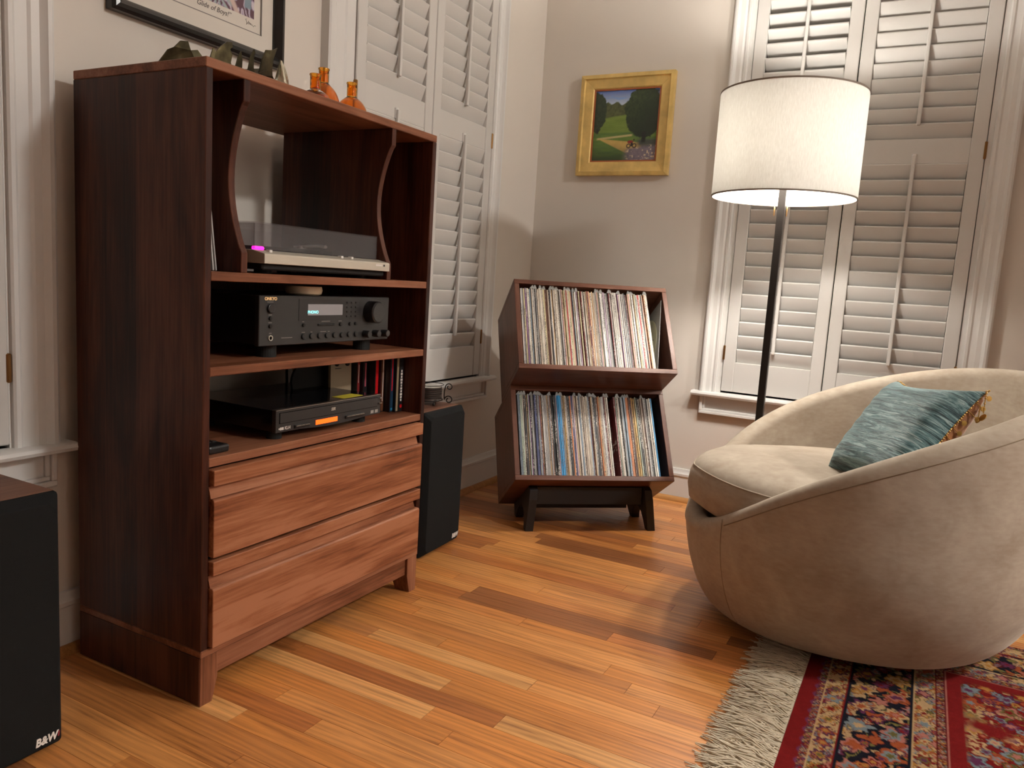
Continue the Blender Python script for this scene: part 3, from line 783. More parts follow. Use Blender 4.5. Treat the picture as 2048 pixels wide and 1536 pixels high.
lettering('logo', 'KLH', 0.0105, M['white'], kl, (kx + 0.0003, -1.9780, 0.5440), FWD, UPZ, sx=0.9, extr=0.0002)
for i in range(4): G().box(kx, kx + 0.0005, -2.0050 + i * 0.0040, -2.0022 + i * 0.0040, 0.5410 + (0.0015 if i == 0 else 0), 0.5472 - (0.0015 if i == 0 else 0)).out('logo_bar', M['white'], kl)
lettering('logo', 'SSR', 0.0098, M['silver'], kl, (kx + 0.0018, -1.8290, 0.5690), FWD, UPZ, shear=0.25, bold=0.0002, extr=0.0002)
for a in (-1.678, -1.661): G().box(kx, kx + 0.0005, a - 0.006, a + 0.006, 0.5400, 0.5480).out('format_mark', M['greylabel'], kl)
for a in (0.17, 0.385):
    for b2 in (ky0 + 0.03, ky1 - 0.045): G().cyl((a, b2, S3), 0.017, kz0 - S3 + 0.002).out('foot', M['blacksoft'], kl)
M['yellow'] = flat('yellow_note_paper', (0.55, 0.47, 0.03), 0.7)
_n = [(0.366, -1.771), (0.404, -1.768), (0.398, -1.690), (0.363, -1.695)]
solo('sticky_note', G().prism(_n, 'z', kz1 - 0.0014, kz1 - 0.0006), M['yellow'], (0.38, -1.73, kz1 - 0.0014), 'yellow paper note lying on top of the disc player', 'note')
# power cord hanging behind the player
solo('power_cord', G().tube([(0.055, -1.603, S3 + 0.002), (0.050, -1.602, 0.60), (0.053, -1.604, S2 - 0.020)], 0.0035), M['blacksoft'], (0.055, -1.603, S3), 'black power cord hanging in front of the cabinet back opening', 'cord', smooth=60)
# remote control at the front left
rm = thing('remote_control', 'black remote control lying at the left of the lowest shelf', 'remote', (0.36, -2.165, S3))
G().box(0.245, 0.418, -2.190, -2.138, S3, S3 + 0.017).out('body', M['black'], rm, bevel=0.005, seg=2)
for i in range(5):
    for j in range(3): G().box(0.27 + i * 0.026, 0.282 + i * 0.026, -2.182 + j * 0.014, -2.173 + j * 0.014, S3 + 0.017, S3 + 0.0185).out('button', M['greypanel'], rm)

# ------------------------------------------------------------------ cases and booklets to the right of the player
def media_case(y0_, y1_, x_front, h, spine, label, spine_mat=None, depth=0.135, name='disc_case', extra=None):
    t_ = thing(name, label, 'disc case', (x_front - depth / 2, (y0_ + y1_) / 2, S3), group='cases beside the disc player')
    G().box(x_front - depth, x_front - 0.0008, y0_, y1_, S3, S3 + h).out('case', M['black'], t_, bevel=0.001)
    G().box(x_front - 0.0008, x_front, y0_ + 0.0008, y1_ - 0.0008, S3 + 0.003, S3 + h - 0.003).out('spine', spine, t_)
    if extra: extra(t_)
    return t_
spn = lambda n, c: flat(n, c, 0.3)
M['sp_red'] = spn('red_spine', (0.50, 0.008, 0.012)); M['sp_dkred'] = spn('dark_red_spine', (0.20, 0.02, 0.02)); M['sp_blk'] = spn('black_spine', (0.015, 0.014, 0.016))
M['sp_pink'] = spn('pink_spine', (0.45, 0.10, 0.14)); M['sp_brown'] = spn('brown_spine', (0.12, 0.045, 0.02)); M['sp_blue'] = spn('blue_spine', (0.01, 0.035, 0.07)); M['sp_grey'] = spn('pale_booklet', (0.33, 0.26, 0.17))
def txt_white(t_):
    for i in range(11):          # illegible pale script down the spine
        z = S3 + 0.030 + i * 0.0082
        w_ = 0.0030 + 0.0022 * ((i * 7) % 5) / 4
        G().box(0.3765, 0.3769, -1.4955 - w_, -1.4955 + w_ * 0.8, z, z + 0.0062).out('spine_script', M['white'], t_, bevel=0.0008)
    G().cyl((0.3765, -1.4955, S3 + 0.016), 0.0050, 0.0008, 'x', 14).out('spine_badge', M['sp_red'], t_)
media_case(-1.5035, -1.4880, 0.3765, 0.150, M['sp_blk'], 'black disc case with pale lettering on its spine, rightmost beside the player', extra=txt_white)
media_case(-1.5150, -1.5050, 0.3740, 0.155, M['sp_grey'], 'slim case with a pale grey edge beside the rightmost black case', depth=0.14)
media_case(-1.5300, -1.5165, 0.3650, 0.157, M['sp_blue'], 'dark case with a blue foot and red marks on its spine',
           extra=lambda t_: (G().box(0.365, 0.3656, -1.527, -1.519, S3 + 0.006, S3 + 0.012).out('spine_mark', flat('cyan_print', (0.02, 0.22, 0.42), 0.4), t_), G().box(0.365, 0.3656, -1.5255, -1.5215, S3 + 0.060, S3 + 0.15).out('spine_mark', M['sp_red'], t_)))
media_case(-1.5445, -1.5315, 0.3440, 0.155, M['sp_brown'], 'brown spined disc case between the red one and the blue-footed one',
           extra=lambda t_: G().box(0.344, 0.3446, -1.5390, -1.5370, S3 + 0.03, S3 + 0.15).out('spine_mark', M['white'], t_))
media_case(-1.5590, -1.5460, 0.3350, 0.150, M['sp_red'], 'bright red spined disc case standing behind the player')
media_case(-1.5760, -1.5605, 0.3080, 0.140, M['sp_blk'], 'black disc case left of the bright red one',
           extra=lambda t_: G().box(0.308, 0.3086, -1.5720, -1.5665, S3 + 0.07, S3 + 0.135).out('spine_mark', M['sp_pink'], t_))
media_case(-1.5890, -1.5775, 0.2960, 0.140, M['sp_dkred'], 'dark red spined disc case beside the printed booklet',
           extra=lambda t_: G().box(0.296, 0.2966, -1.5850, -1.5830, S3 + 0.08, S3 + 0.13).out('spine_mark', M['white'], t_))
# pale printed booklet facing out, spiral-bound pad and round black sleeve leaning behind the player
bk = thing('booklet', 'pale printed booklet standing behind the disc player', 'booklet', (0.245, -1.62, S3))
G().add([(0.262, -1.655, S3), (0.280, -1.592, S3), (0.276, -1.592, S3 + 0.142), (0.258, -1.655, S3 + 0.142), (0.254, -1.655, S3), (0.272, -1.592, S3), (0.268, -1.592, S3 + 0.142), (0.250, -1.655, S3 + 0.142)],
        [(0, 1, 2, 3), (7, 6, 5, 4), (0, 4, 5, 1), (3, 2, 6, 7), (1, 5, 6, 2), (0, 3, 7, 4)]).out('cover', M['sp_grey'], bk)
for i in range(9):
    z = S3 + 0.080 + i * 0.0048
    G().add([(0.2625, -1.642 + 0.004 * (i % 2), z), (0.2700, -1.615, z), (0.2700, -1.615, z + 0.002), (0.2625, -1.642 + 0.004 * (i % 2), z + 0.002)], [(0, 1, 2, 3)]).out('print_line', M['black'], bk)
for y_ in (-1.638, -1.606): G().ball((0.2650 + (y_ + 1.638) * 0.28, y_, S3 + 0.132), 0.0065, 12, 8).out('print_dot', M['black'], bk, smooth=True)
rs = thing('round_sleeve', 'black round-topped sleeve leaning behind the disc player', 'sleeve', (0.20, -1.68, S3))
arc = [(-1.745, S3), (-1.655, S3)] + [(-1.700 + 0.060 * math.cos(a), S3 + 0.088 + 0.052 * math.sin(a)) for a in [math.pi * k / 16 for k in range(17)]]
G().prism(arc, 'x', 0.215, 0.222).out('sleeve', M['blacksoft'], rs)
M['spiral'] = flat('ochre_card', (0.42, 0.22, 0.05), 0.6)
nb = thing('notebook', 'ochre notebook with a pale spiral edge leaning beside the round sleeve', 'notebook', (0.205, -1.68, S3))
G().prism([(-1.700, S3), (-1.648, S3), (-1.668, S3 + 0.150), (-1.745, S3 + 0.150)], 'x', 0.198, 0.206).out('cover', M['spiral'], nb)
G().prism([(-1.648, S3), (-1.642, S3), (-1.662, S3 + 0.150), (-1.668, S3 + 0.150)], 'x', 0.196, 0.209).out('spiral_edge', M['cream'], nb)

# ------------------------------------------------------------------ on top of the cabinet
m, nt, b = nm('amber_glass')
b.inputs['Base Color'].default_value = (0.93, 0.42, 0.045, 1); b.inputs['Roughness'].default_value = 0.02
b.inputs['Transmission Weight'].default_value = 1.0; b.inputs['IOR'].default_value = 1.46
M['amber_glass'] = m
def bottle(x, y, top, r, label):
    h = top - H
    nr = 0.0128
    hb = h - 0.036
    prof = [(0, 0.0), (r * 0.70, 0.0), (r * 0.86, 0.005)]
    for k in range(13):          # egg-shaped body
        t = 0.12 + 0.88 * k / 12
        q = r * math.sqrt(max(0.0, 1 - ((t - 0.36) / 0.64) ** 2)) if t > 0.36 else r * (1 - 0.35 * ((0.36 - t) / 0.36) ** 2)
        prof.append((max(nr, q), hb * t))
    prof += [(nr, hb + 0.004), (nr, h - 0.005), (nr + 0.0018, h - 0.003), (nr + 0.0012, h), (nr - 0.0022, h), (nr - 0.0022, hb)]
    prof += [(max(nr - 0.0022, a - 0.0022), z + 0.0015) for a, z in prof[3:16]][::-1] + [(r * 0.80, 0.007), (0, 0.005)]
    return solo('bottle', G().lathe([(a, z + H) for a, z in prof], 32, (x, y, 0)), M['amber_glass'], (x, y, H), label, 'bottle', 'amber bottles on the cabinet', smooth=60)
bottle(0.285, -1.772, 1.3625, 0.041, 'shorter amber glass bottle on the cabinet, in front of the taller one')
bottle(0.225, -1.677, 1.4040, 0.043, 'taller amber glass bottle on the cabinet, behind its shorter neighbour')
bottle(0.250, -1.5965, 1.3870, 0.043, 'amber glass bottle standing alone near the cabinet right end')

# jagged bronze leaf-edged tray: a long open bowl whose rim is cut into curling points
m, nt, b = nm('patinated_bronze')
tc = nt.nodes.new('ShaderNodeTexCoord'); n1 = node(nt, 'ShaderNodeTexNoise', i_Scale=28.0, i_Detail=4.0)
nt.links.new(tc.outputs['Object'], n1.inputs['Vector'])
r1 = ramp(nt, [(0.35, (0.035, 0.030, 0.018)), (0.6, (0.10, 0.085, 0.045)), (0.75, (0.20, 0.18, 0.11))]); nt.links.new(n1.outputs['Fac'], r1.inputs[0]); nt.links.new(r1.outputs[0], b.inputs['Base Color'])
b.inputs['Metallic'].default_value = 0.9; b.inputs['Roughness'].default_value = 0.35
M['bronze'] = m
def sculpture():
    t_ = thing('bronze_leaf_tray', 'long bronze tray with a jagged leaf-like rim on the cabinet', 'tray', (0.22, -1.99, H))
    x_c, y0_, y1_ = 0.215, -2.155, -1.835
    # outline of the front wall: (fraction along, height)
    rim = [(0.00, 0.020), (0.03, 0.045), (0.06, 0.052), (0.09, 0.066), (0.13, 0.068), (0.15, 0.052), (0.19, 0.056), (0.222, 0.046), (0.232, 0.012), (0.262, 0.012), (0.272, 0.044), (0.29, 0.068), (0.31, 0.062), (0.335, 0.074), (0.38, 0.088), (0.42, 0.090),
           (0.43, 0.082), (0.41, 0.076), (0.432, 0.066), (0.425, 0.050), (0.445, 0.038), (0.465, 0.044), (0.480, 0.066), (0.50, 0.080), (0.518, 0.062), (0.522, 0.040), (0.545, 0.030), (0.572, 0.038), (0.59, 0.080), (0.615, 0.094), (0.63, 0.088), (0.62, 0.076),
           (0.628, 0.056), (0.650, 0.044), (0.685, 0.050), (0.71, 0.084), (0.74, 0.104), (0.79, 0.108), (0.84, 0.114), (0.885, 0.122), (0.86, 0.106), (0.845, 0.094), (0.838, 0.074), (0.855, 0.058), (0.89, 0.052), (0.925, 0.062), (0.948, 0.088), (0.97, 0.106), (1.0, 0.100)]
    def wall(sgn, amp, hs):
        g = G(); n_ = len(rim)
        def P(u, h, off):
            bow = amp * math.sin(math.pi * min(1, max(0, u))) ** 0.6
            return (x_c + sgn * (bow + 0.12 * h) + off, y0_ + (y1_ - y0_) * u, H + 0.004 + h * hs)
        vs = [P(u, h, 0.0) for u, h in rim] + [P(u, h, 0.003) for u, h in rim]
        base = [P(u, 0.0, 0.0) for u, h in rim] + [P(u, 0.0, 0.003) for u, h in rim]
        # polygon strips between rim points and base, triangulated by ngon prism
        poly = rim + [(1.0, 0.0), (0.0, 0.0)]
        pf = [P(u, h, 0.0) for u, h in poly]; pb = [P(u, h, 0.003) for u, h in poly]
        k = len(poly)
        g.add(pf + pb, [tuple(range(k)), tuple(range(k, 2 * k))[::-1]] + [(i, (i + 1) % k, k + (i + 1) % k, k + i) for i in range(k)])
        return g
    wall(1, 0.050, 1.0).out('front_rim', M['bronze'], t_)
    wall(-1, 0.050, 0.30).out('back_rim', M['bronze'], t_)
    n_ = 20
    g = G(); top = []; 
    for i in range(n_ + 1):
        u = i / n_; bow = 0.050 * math.sin(math.pi * u) ** 0.6 + 0.002
        top.append([(x_c - bow, y0_ + (y1_ - y0_) * u, H + 0.004), (x_c + bow, y0_ + (y1_ - y0_) * u, H + 0.004)])
    g.grid(top); g.grid([[(a[0], a[1], H) for a in r_][::-1] for r_ in top])
    g.out('tray_floor', M['bronze'], t_)
    # bright curled tip at the right end
    tip = []
    for i in range(9):
        t = i / 8
        rr = [0.026, 0.028, 0.027, 0.025, 0.022, 0.019, 0.015, 0.010, 0.003][i]
        tip.append((rr, H + 0.004 + 0.108 * t))
    g = G(); vs = []; 
    P_ = []
    for (rr, z) in tip:
        row_ = []
        for k in range(17):
            a = -1.9 + 3.8 * k / 16
            w_ = rr * (1 + 0.13 * math.sin(5 * a + z * 60))
            row_.append((x_c + 0.012 + w_ * math.cos(a + 0.5) * 0.9, y1_ + 0.006 + w_ * math.sin(a + 0.5) * 0.9, z))
        P_.append(row_)
    g.grid(P_).out('curled_tip', flat('polished_nickel_leaf', (0.55, 0.52, 0.42), 0.22, metal=1.0, bump=0.6, bscale=70), t_, smooth=True)
sculpture()
# ------------------------------------------------------------------ loudspeakers
M['grille'] = flat('black_grille_cloth', (0.011, 0.0115, 0.012), 0.85, spec=0.15, bump=0.4, bscale=900)
M['red_txt'] = flat('dark_red_print', (0.25, 0.02, 0.03), 0.5)
def speaker(fx, y0_, y1_, top, label, yaw=0.0):
    """front plane at x = fx, body between y0 and y1."""
    yc = (y0_ + y1_) / 2
    Mx = Matrix.Translation((fx, yc, 0)) @ Matrix.Rotation(yaw, 4, 'Z')
    t_ = thing('loudspeaker', label, 'speaker', group='pair of loudspeakers beside the cabinet', local=Mx)
    w_ = (y1_ - y0_) / 2
    G().box(-0.275, -0.030, -w_, w_, 0.0, top).out('cabinet', M['spk_wood'], t_, bevel=0.0015)
    # grille: chamfered frame
    c = 0.022
    ins = [(-w_, 0.004), (w_, 0.004), (w_, top), (-w_, top)]
    cut = 0.014
    def ring(i, k):
        a, b2 = -w_ + i, w_ - i; z0, z1 = 0.004 + i, top - i
        return [(a + k, z0), (b2 - k, z0), (b2, z0 + k), (b2, z1 - k), (b2 - k, z1), (a + k, z1), (a, z1 - k), (a, z0 + k)]
    g = G()
    r0, r1, r2 = ring(0.0, 0.002), ring(0.0, 0.004), ring(0.014, 0.012)
    vs = [(-0.030, a, z) for a, z in r0] + [(-0.020, a, z) for a, z in r1] + [(0.0, a, z) for a, z in r2]
    g.add(vs, [tuple(range(8))[::-1], tuple(range(16, 24))] + [(k + i, k + (i + 1) % 8, k + 8 + (i + 1) % 8, k + 8 + i) for k in (0, 8) for i in range(8)])
    gr = g.out('grille', M['grille'], t_, bevel=0.0015)
    lettering('logo', 'B&W', 0.0205, M['white'], gr, (0.0006, w_ - 0.014 - 0.026, 0.032), (0, 1, 0), (0, 0, 1), shear=0.18, bold=0.0007, sx=0.86, extr=0.0005)
    g = G(); g.add([(0.0006, w_ - 0.0195, 0.028), (0.0006, w_ - 0.0165, 0.028), (0.0006, w_ - 0.0150, 0.038), (0.0006, w_ - 0.0180, 0.038)], [(0, 1, 2, 3)]).out('logo_stroke', M['red_txt'], gr)
    return t_
speaker(0.3430, -2.676, -2.4400, 0.4805, 'black-grilled wooden loudspeaker at the left edge, left of the cabinet')
speaker(0.3240, -1.2750, -1.0350, 0.4740, 'black-grilled wooden loudspeaker right of the cabinet, carrying the coasters', yaw=math.radians(2.5))

# coasters in their wrought-iron holder
SPT = 0.474
cc = (0.206, -1.107)
hold = thing('coaster_holder', 'small wrought-iron coaster holder with scrolled ends on the right loudspeaker', 'coaster holder', (*cc, SPT))
def circle(r, z, n=40): return [(cc[0] + r * math.cos(2 * math.pi * k / n), cc[1] + r * math.sin(2 * math.pi * k / n), z) for k in range(n + 1)]
G().tube(circle(0.049, SPT + 0.016), 0.0022, caps=False).out('lower_ring', M['iron'], hold, smooth=60)
G().tube(circle(0.0515, SPT + 0.066), 0.0012, caps=False).out('upper_ring', M['iron'], hold, smooth=60)
def spiral(cz, r0, turns, start, n=26):
    return [(r0 * (1 - 0.62 * k / n) * math.cos(start + turns * 2 * math.pi * k / n), cz + r0 * (1 - 0.62 * k / n) * math.sin(start + turns * 2 * math.pi * k / n)) for k in range(n + 1)]
for ang in (28, 148, 268):
    a = math.radians(ang)
    ux, uy = math.cos(a), math.sin(a)
    R0 = 0.0535
    lowp = [(p[0] + 0.0165, p[1]) for p in spiral(0.0165, 0.0145, -1.2, math.pi)]
    hip = [(p[0] + 0.0165, p[1]) for p in spiral(0.060, 0.0125, -1.15, math.pi)]
    line = lowp[::-1] + [(0.001, 0.030), (0.0012, 0.046)] + hip
    pts = [(cc[0] + ux * (R0 + d), cc[1] + uy * (R0 + d), SPT + z) for d, z in line]
    G().tube(pts, 0.0019, 7).out('scroll', M['iron'], hold, smooth=60)
for ang in (330, 90, 210):
    a = math.radians(ang)
    G().lathe([(0.001, 0), (0.0045, 0.002), (0.0045, 0.007), (0.002, 0.011), (0.002, 0.016)], 12, (cc[0] + 0.047 * math.cos(a), cc[1] + 0.047 * math.sin(a), SPT)).out('foot', M['iron'], hold, smooth=50)
M['coaster'] = flat('dark_slate_coaster', (0.030, 0.022, 0.019), 0.4)
M['coaster_top'] = flat('pale_coaster_face', (0.55, 0.53, 0.47), 0.25)
names_c = ['lowest', 'second from the bottom', 'third from the bottom', 'third from the top', 'second from the top', 'topmost']
for i in range(6):
    z = SPT + 0.0185 + i * 0.0068
    tt_ = solo('coaster', G().lathe([(0, 0), (0.045, 0), (0.0465, 0.001), (0.0465, 0.0052), (0.045, 0.0062), (0, 0.0062)], 40, (*cc, z)), M['coaster'], (*cc, z),
               ('round dark coaster, %s in the wrought-iron holder' % names_c[i]), 'coaster', 'coasters in the holder', smooth=40)
    if i == 5:
        G().cyl((*cc, z + 0.0062), 0.0435, 0.0008, seg=40).out('coaster_face', M['coaster_top'], tt_)

# ------------------------------------------------------------------ tilted record crates on their stand
PSI, TILT = math.radians(39.36), math.radians(31.39)
CW, CH, CD, SHIFT, CT = 0.601, 0.3647, 0.330, 0.155, 0.0185
r_ = Vector((math.cos(PSI), math.sin(PSI), 0)); bh = Vector((-math.sin(PSI), math.cos(PSI), 0)); uz = Vector((0, 0, 1))
bk_ = bh * math.cos(TILT) - uz * math.sin(TILT); up_ = uz * math.cos(TILT) + bh * math.sin(TILT)
def frame(o):
    m4 = Matrix((r_, bk_, up_)).transposed().to_4x4(); m4.translation = o; return m4
O_low = Vector((0.4367, -0.8749, 0.2044))
O_up = O_low + up_ * CH - bk_ * SHIFT
def crate(o, label):
    t_ = thing('record_crate', label, 'crate', group='stacked record crates', local=frame(o))
    G().box(0, CT, 0, CD, CT, CH - CT).out('side_panel', M['crate_side'], t_, bevel=0.0012)
    G().box(CW - CT, CW, 0, CD, CT, CH - CT).out('side_panel', M['crate_side'], t_, bevel=0.0012)
    G().box(0, CW, 0, CD, CH - CT, CH).out('top_panel', M['crate_in'], t_, bevel=0.0012)
    G().box(0, CW, 0, CD, 0, CT).out('bottom_panel', M['crate_in'], t_, bevel=0.0012)
    G().box(CT, CW - CT, CD - 0.006, CD - 0.001, CT, CH - CT).out('back_panel', M['crate_in'], t_)
    return t_
crate(O_low, 'walnut record crate tilted back on the black stand, lower of the two')
crate(O_up, 'walnut record crate tilted back on top of the other one')
SLT = [0.0033, 0.0038, 0.0043, 0.0050, 0.0060, 0.0072]
def fill(o, spans, colours, where, group, fixed=None):
    fixed = fixed or {}
    recs = []
    for a, b in spans:
        x = a
        while True:
            t = random.choice(SLT[:5] if random.random() < 0.93 else SLT)
            if x + t > b: break
            recs.append((x + t / 2, t)); x += t + 0.0006
    n = len(recs)
    for i, (xc, t) in enumerate(recs):
        c = random.choice(colours)
        for f0, f1, fc in fixed.get('runs', []):
            if f0 <= xc < f1: c = fc
        d = 0.003 + random.uniform(0, 0.007)
        h = random.choice([0.314, 0.314, 0.312, 0.310])
        Mx = frame(o) @ Matrix.Translation((xc, d, CT + 0.0006))
        tip = random.randrange(4) if random.random() < 0.24 else None
        place_record(Mx, t, c, '%s spined record, %s from the left in the %s crate' % (c, ordinal(i + 1), where), group, h, tip)
    return n
random.seed(21)
UPC = ['cream'] * 7 + ['ivory'] * 6 + ['white'] * 5 + ['pale grey'] * 5 + ['beige'] * 5 + ['tan'] * 3 + ['grey'] * 3 + ['lilac'] * 3 + ['pale yellow'] * 2 + ['pink'] * 2 + ['charcoal'] * 2 + ['steel blue'] * 2 + ['peach', 'red', 'maroon', 'purple', 'olive', 'brown']
LOC = ['pale grey'] * 6 + ['beige'] * 6 + ['cream'] * 4 + ['grey'] * 6 + ['ivory'] * 3 + ['tan'] * 4 + ['charcoal'] * 5 + ['black'] * 3 + ['brown'] * 3 + ['steel blue'] * 3 + ['lilac'] * 2 + ['peach', 'orange', 'navy blue', 'maroon', 'olive', 'purple', 'pale green', 'white', 'mustard']
fill(O_up, [(CT + 0.004, 0.520)], UPC, 'upper', 'records in the upper crate',
     {'runs': [(0.115, 0.126, 'brown'), (0.180, 0.190, 'pale yellow'), (0.196, 0.202, 'red'), (0.212, 0.218, 'pink'), (0.285, 0.292, 'peach'), (0.398, 0.404, 'purple'), (0.425, 0.431, 'charcoal'), (0.468, 0.474, 'pale green'), (0.484, 0.490, 'pale green'), (0.500, 0.505, 'orange'), (0.510, 0.522, 'ivory')]})
fill(O_low, [(CT + 0.006, 0.378), (0.398, 0.553)], LOC, 'lower', 'records in the lower crate',
     {'runs': [(0.024, 0.032, 'steel blue'), (0.032, 0.042, 'pale green'), (0.088, 0.096, 'navy blue'), (0.150, 0.168, 'black'), (0.176, 0.190, 'bright blue'), (0.213, 0.222, 'black'), (0.222, 0.230, 'orange'),
               (0.262, 0.285, 'beige'), (0.376, 0.398, 'maroon'), (0.398, 0.406, 'maroon'), (0.448, 0.456, 'orange'), (0.472, 0.484, 'mustard'), (0.488, 0.498, 'black'), (0.534, 0.546, 'ivory'), (0.548, 0.553, 'bright blue')]})
# loose disc in a clear sleeve leaning at the right end of the upper crate
ls = thing('sleeved_disc', 'olive labelled disc in a clear plastic sleeve at the right end of the upper crate', 'record', local=frame(O_up) @ Matrix.Translation((0.526, 0.004, CT + 0.0006)) @ Matrix.Rotation(math.radians(10.0), 4, 'Y'))
G().box(-0.0005, 0.0005, 0.0, 0.312, 0, 0.296).out('clear_sleeve', M['poly'], ls)
G().lathe([(0, 0), (0.125, 0), (0.125, 0.0012), (0, 0.0012)], 48, (-0.0025, 0.150, 0.145), 'x').out('disc', flat('olive_disc', (0.36, 0.35, 0.24), 0.4), ls, smooth=40)
g = G()
for k in range(3): g.box(-0.0030, -0.0026, 0.045, 0.075, 0.12 + k * 0.014, 0.125 + k * 0.014)
lettering('disc_print', '\u2022', 0.03, M['black'], ls, (-0.0028, 0.06, 0.15), (0, -1, 0), (0, 0, 1), extr=0.0001)
# stand
def stand():
    Ms = Matrix((r_, bh, uz)).transposed().to_4x4(); Ms.translation = Vector((O_low.x, O_low.y, 0))
    t_ = thing('crate_stand', 'low black splay-legged stand under the record crates', 'stand', local=Ms)
    k = math.tan(TILT)
    zb = lambda b: 0.2044 - k * b - 0.0015
    def plate(a0, a1, lean):
        prof = [(0.044, 0.0), (0.074, 0.0), (0.084, 0.030), (0.100, 0.058), (0.125, 0.072), (0.155, 0.070), (0.185, 0.050), (0.205, 0.020), (0.212, 0.0), (0.240, 0.0), (0.268, zb(0.268)), (0.060, zb(0.060)), (0.040, zb(0.060) - 0.010), (0.036, 0.120)]
        g = G(); n_ = len(prof)
        vs = [(a + lean * (1 - z / 0.17), b, z) for a in (a0, a1) for b, z in prof]
        g.add(vs, [tuple(range(n_))[::-1], tuple(range(n_, 2 * n_))] + [(i, (i + 1) % n_, n_ + (i + 1) % n_, n_ + i) for i in range(n_)])
        g.out('leg_frame', M['blackwood'], t_, bevel=0.001)
    plate(0.066, 0.096, -0.008); plate(0.500, 0.530, 0.030)
    G().prism([(0.058, 0.098), (0.080, 0.098), (0.080, zb(0.080)), (0.058, zb(0.080) + 0.010)], 'x', 0.096, 0.500).out('cross_rail', M['blackwood'], t_, bevel=0.001)
    G().prism([(0.205, 0.040), (0.225, 0.040), (0.225, zb(0.225)), (0.205, zb(0.225) + 0.010)], 'x', 0.096, 0.500).out('cross_rail', M['blackwood'], t_, bevel=0.001)
stand()

# ------------------------------------------------------------------ floor lamp
LX, LY, LZ0, LZ1, LR = 1.1941, -0.5926, 1.2147, 1.5400, 0.2237
m, nt, b = nm('linen_lamp_shade')
nt.nodes.remove(b)
df = nt.nodes.new('ShaderNodeBsdfDiffuse'); tl = nt.nodes.new('ShaderNodeBsdfTranslucent'); mxs = nt.nodes.new('ShaderNodeMixShader')
tc = nt.nodes.new('ShaderNodeTexCoord'); mp = nt.nodes.new('ShaderNodeMapping'); mp.inputs['Scale'].default_value = (400, 400, 60)
n1 = node(nt, 'ShaderNodeTexNoise', i_Scale=1.0, i_Detail=3.0); nt.links.new(tc.outputs['Object'], mp.inputs[0]); nt.links.new(mp.outputs[0], n1.inputs['Vector'])
r1 = ramp(nt, [(0.3, (0.74, 0.725, 0.69)), (0.7, (0.84, 0.83, 0.80))]); nt.links.new(n1.outputs['Fac'], r1.inputs[0])
nt.links.new(r1.outputs[0], df.inputs[0]); nt.links.new(r1.outputs[0], tl.inputs[0])
mxs.inputs[0].default_value = 0.19
nt.links.new(df.outputs[0], mxs.inputs[1]); nt.links.new(tl.outputs[0], mxs.inputs[2]); nt.links.new(mxs.outputs[0], nt.nodes['Material Output'].inputs[0])
M['shade'] = m
M['bulb'] = flat('lit_bulb', (1, 0.9, 0.75), 0.4, emit=(1.0, 0.945, 0.86), es=LAMP_GLOW)
M['shade_trim'] = flat('taupe_shade_trim', (0.20, 0.155, 0.12), 0.7)
lp = thing('floor_lamp', 'dark bronze floor lamp with a lit white drum shade behind the armchair', 'lamp', (LX, LY, 0))
G().lathe([(0, 0), (0.14, 0), (0.14, 0.016), (0.135, 0.020), (0, 0.022)], 48, (LX, LY, 0)).out('base', M['lamp_pole'], lp, smooth=40)
G().box(LX - 0.0115, LX + 0.0115, LY - 0.0115, LY + 0.0115, 0.02, LZ1 - 0.10).out('pole', M['lamp_pole'], lp, bevel=0.0015)
sh = G().lathe([(LR, LZ0), (LR, LZ1), (LR - 0.0015, LZ1), (LR - 0.0015, LZ0)], 72, (LX, LY, 0), closed=True).out('lamp_shade', M['shade'], lp, smooth=40)
for z in (LZ0, LZ1 - 0.005):
    G().lathe([(LR + 0.0008, z), (LR + 0.0008, z + 0.005), (LR - 0.0025, z + 0.005), (LR - 0.0025, z)], 72, (LX, LY, 0), closed=True).out('shade_trim', M['shade_trim'], sh, smooth=40)
for a in (0, 120, 240):
    c_, s_ = math.cos(math.radians(a + 20)), math.sin(math.radians(a + 20))
    G().tube([(LX, LY, LZ1 - 0.06), (LX + c_ * (LR - 0.002), LY + s_ * (LR - 0.002), LZ1 - 0.012)], 0.0018, 6).out('shade_spoke', M['lamp_pole'], lp)
for a in (208, 28):
    c_, s_ = math.cos(math.radians(a)), math.sin(math.radians(a))
    G().tube([(LX + c_ * 0.01, LY + s_ * 0.01, LZ0 + 0.168), (LX + c_ * 0.075, LY + s_ * 0.075, LZ0 + 0.168)], 0.011, 12).out('socket', M['lamp_pole'], lp, smooth=40)
    G().ball((LX + c_ * 0.125, LY + s_ * 0.125, LZ0 + 0.168), 0.034, 20, 12).out('bulb', M['bulb'], lp, smooth=True)
for dx in (-0.020, 0.020):
    px, py = LX + dx * math.cos(math.radians(27)), LY + dx * math.sin(math.radians(27)) - 0.012
    pc = G().tube([(px, py, LZ0 + 0.05), (px, py, LZ0 - 0.012)], 0.0008, 5).out('pull_chain', M['gold_pull'], lp)
    G().lathe([(0.0012, 0), (0.0024, 0.004), (0.0024, 0.040), (0.001, 0.044)], 10, (px, py, LZ0 - 0.056)).out('pull', M['gold_pull'], pc, smooth=40)

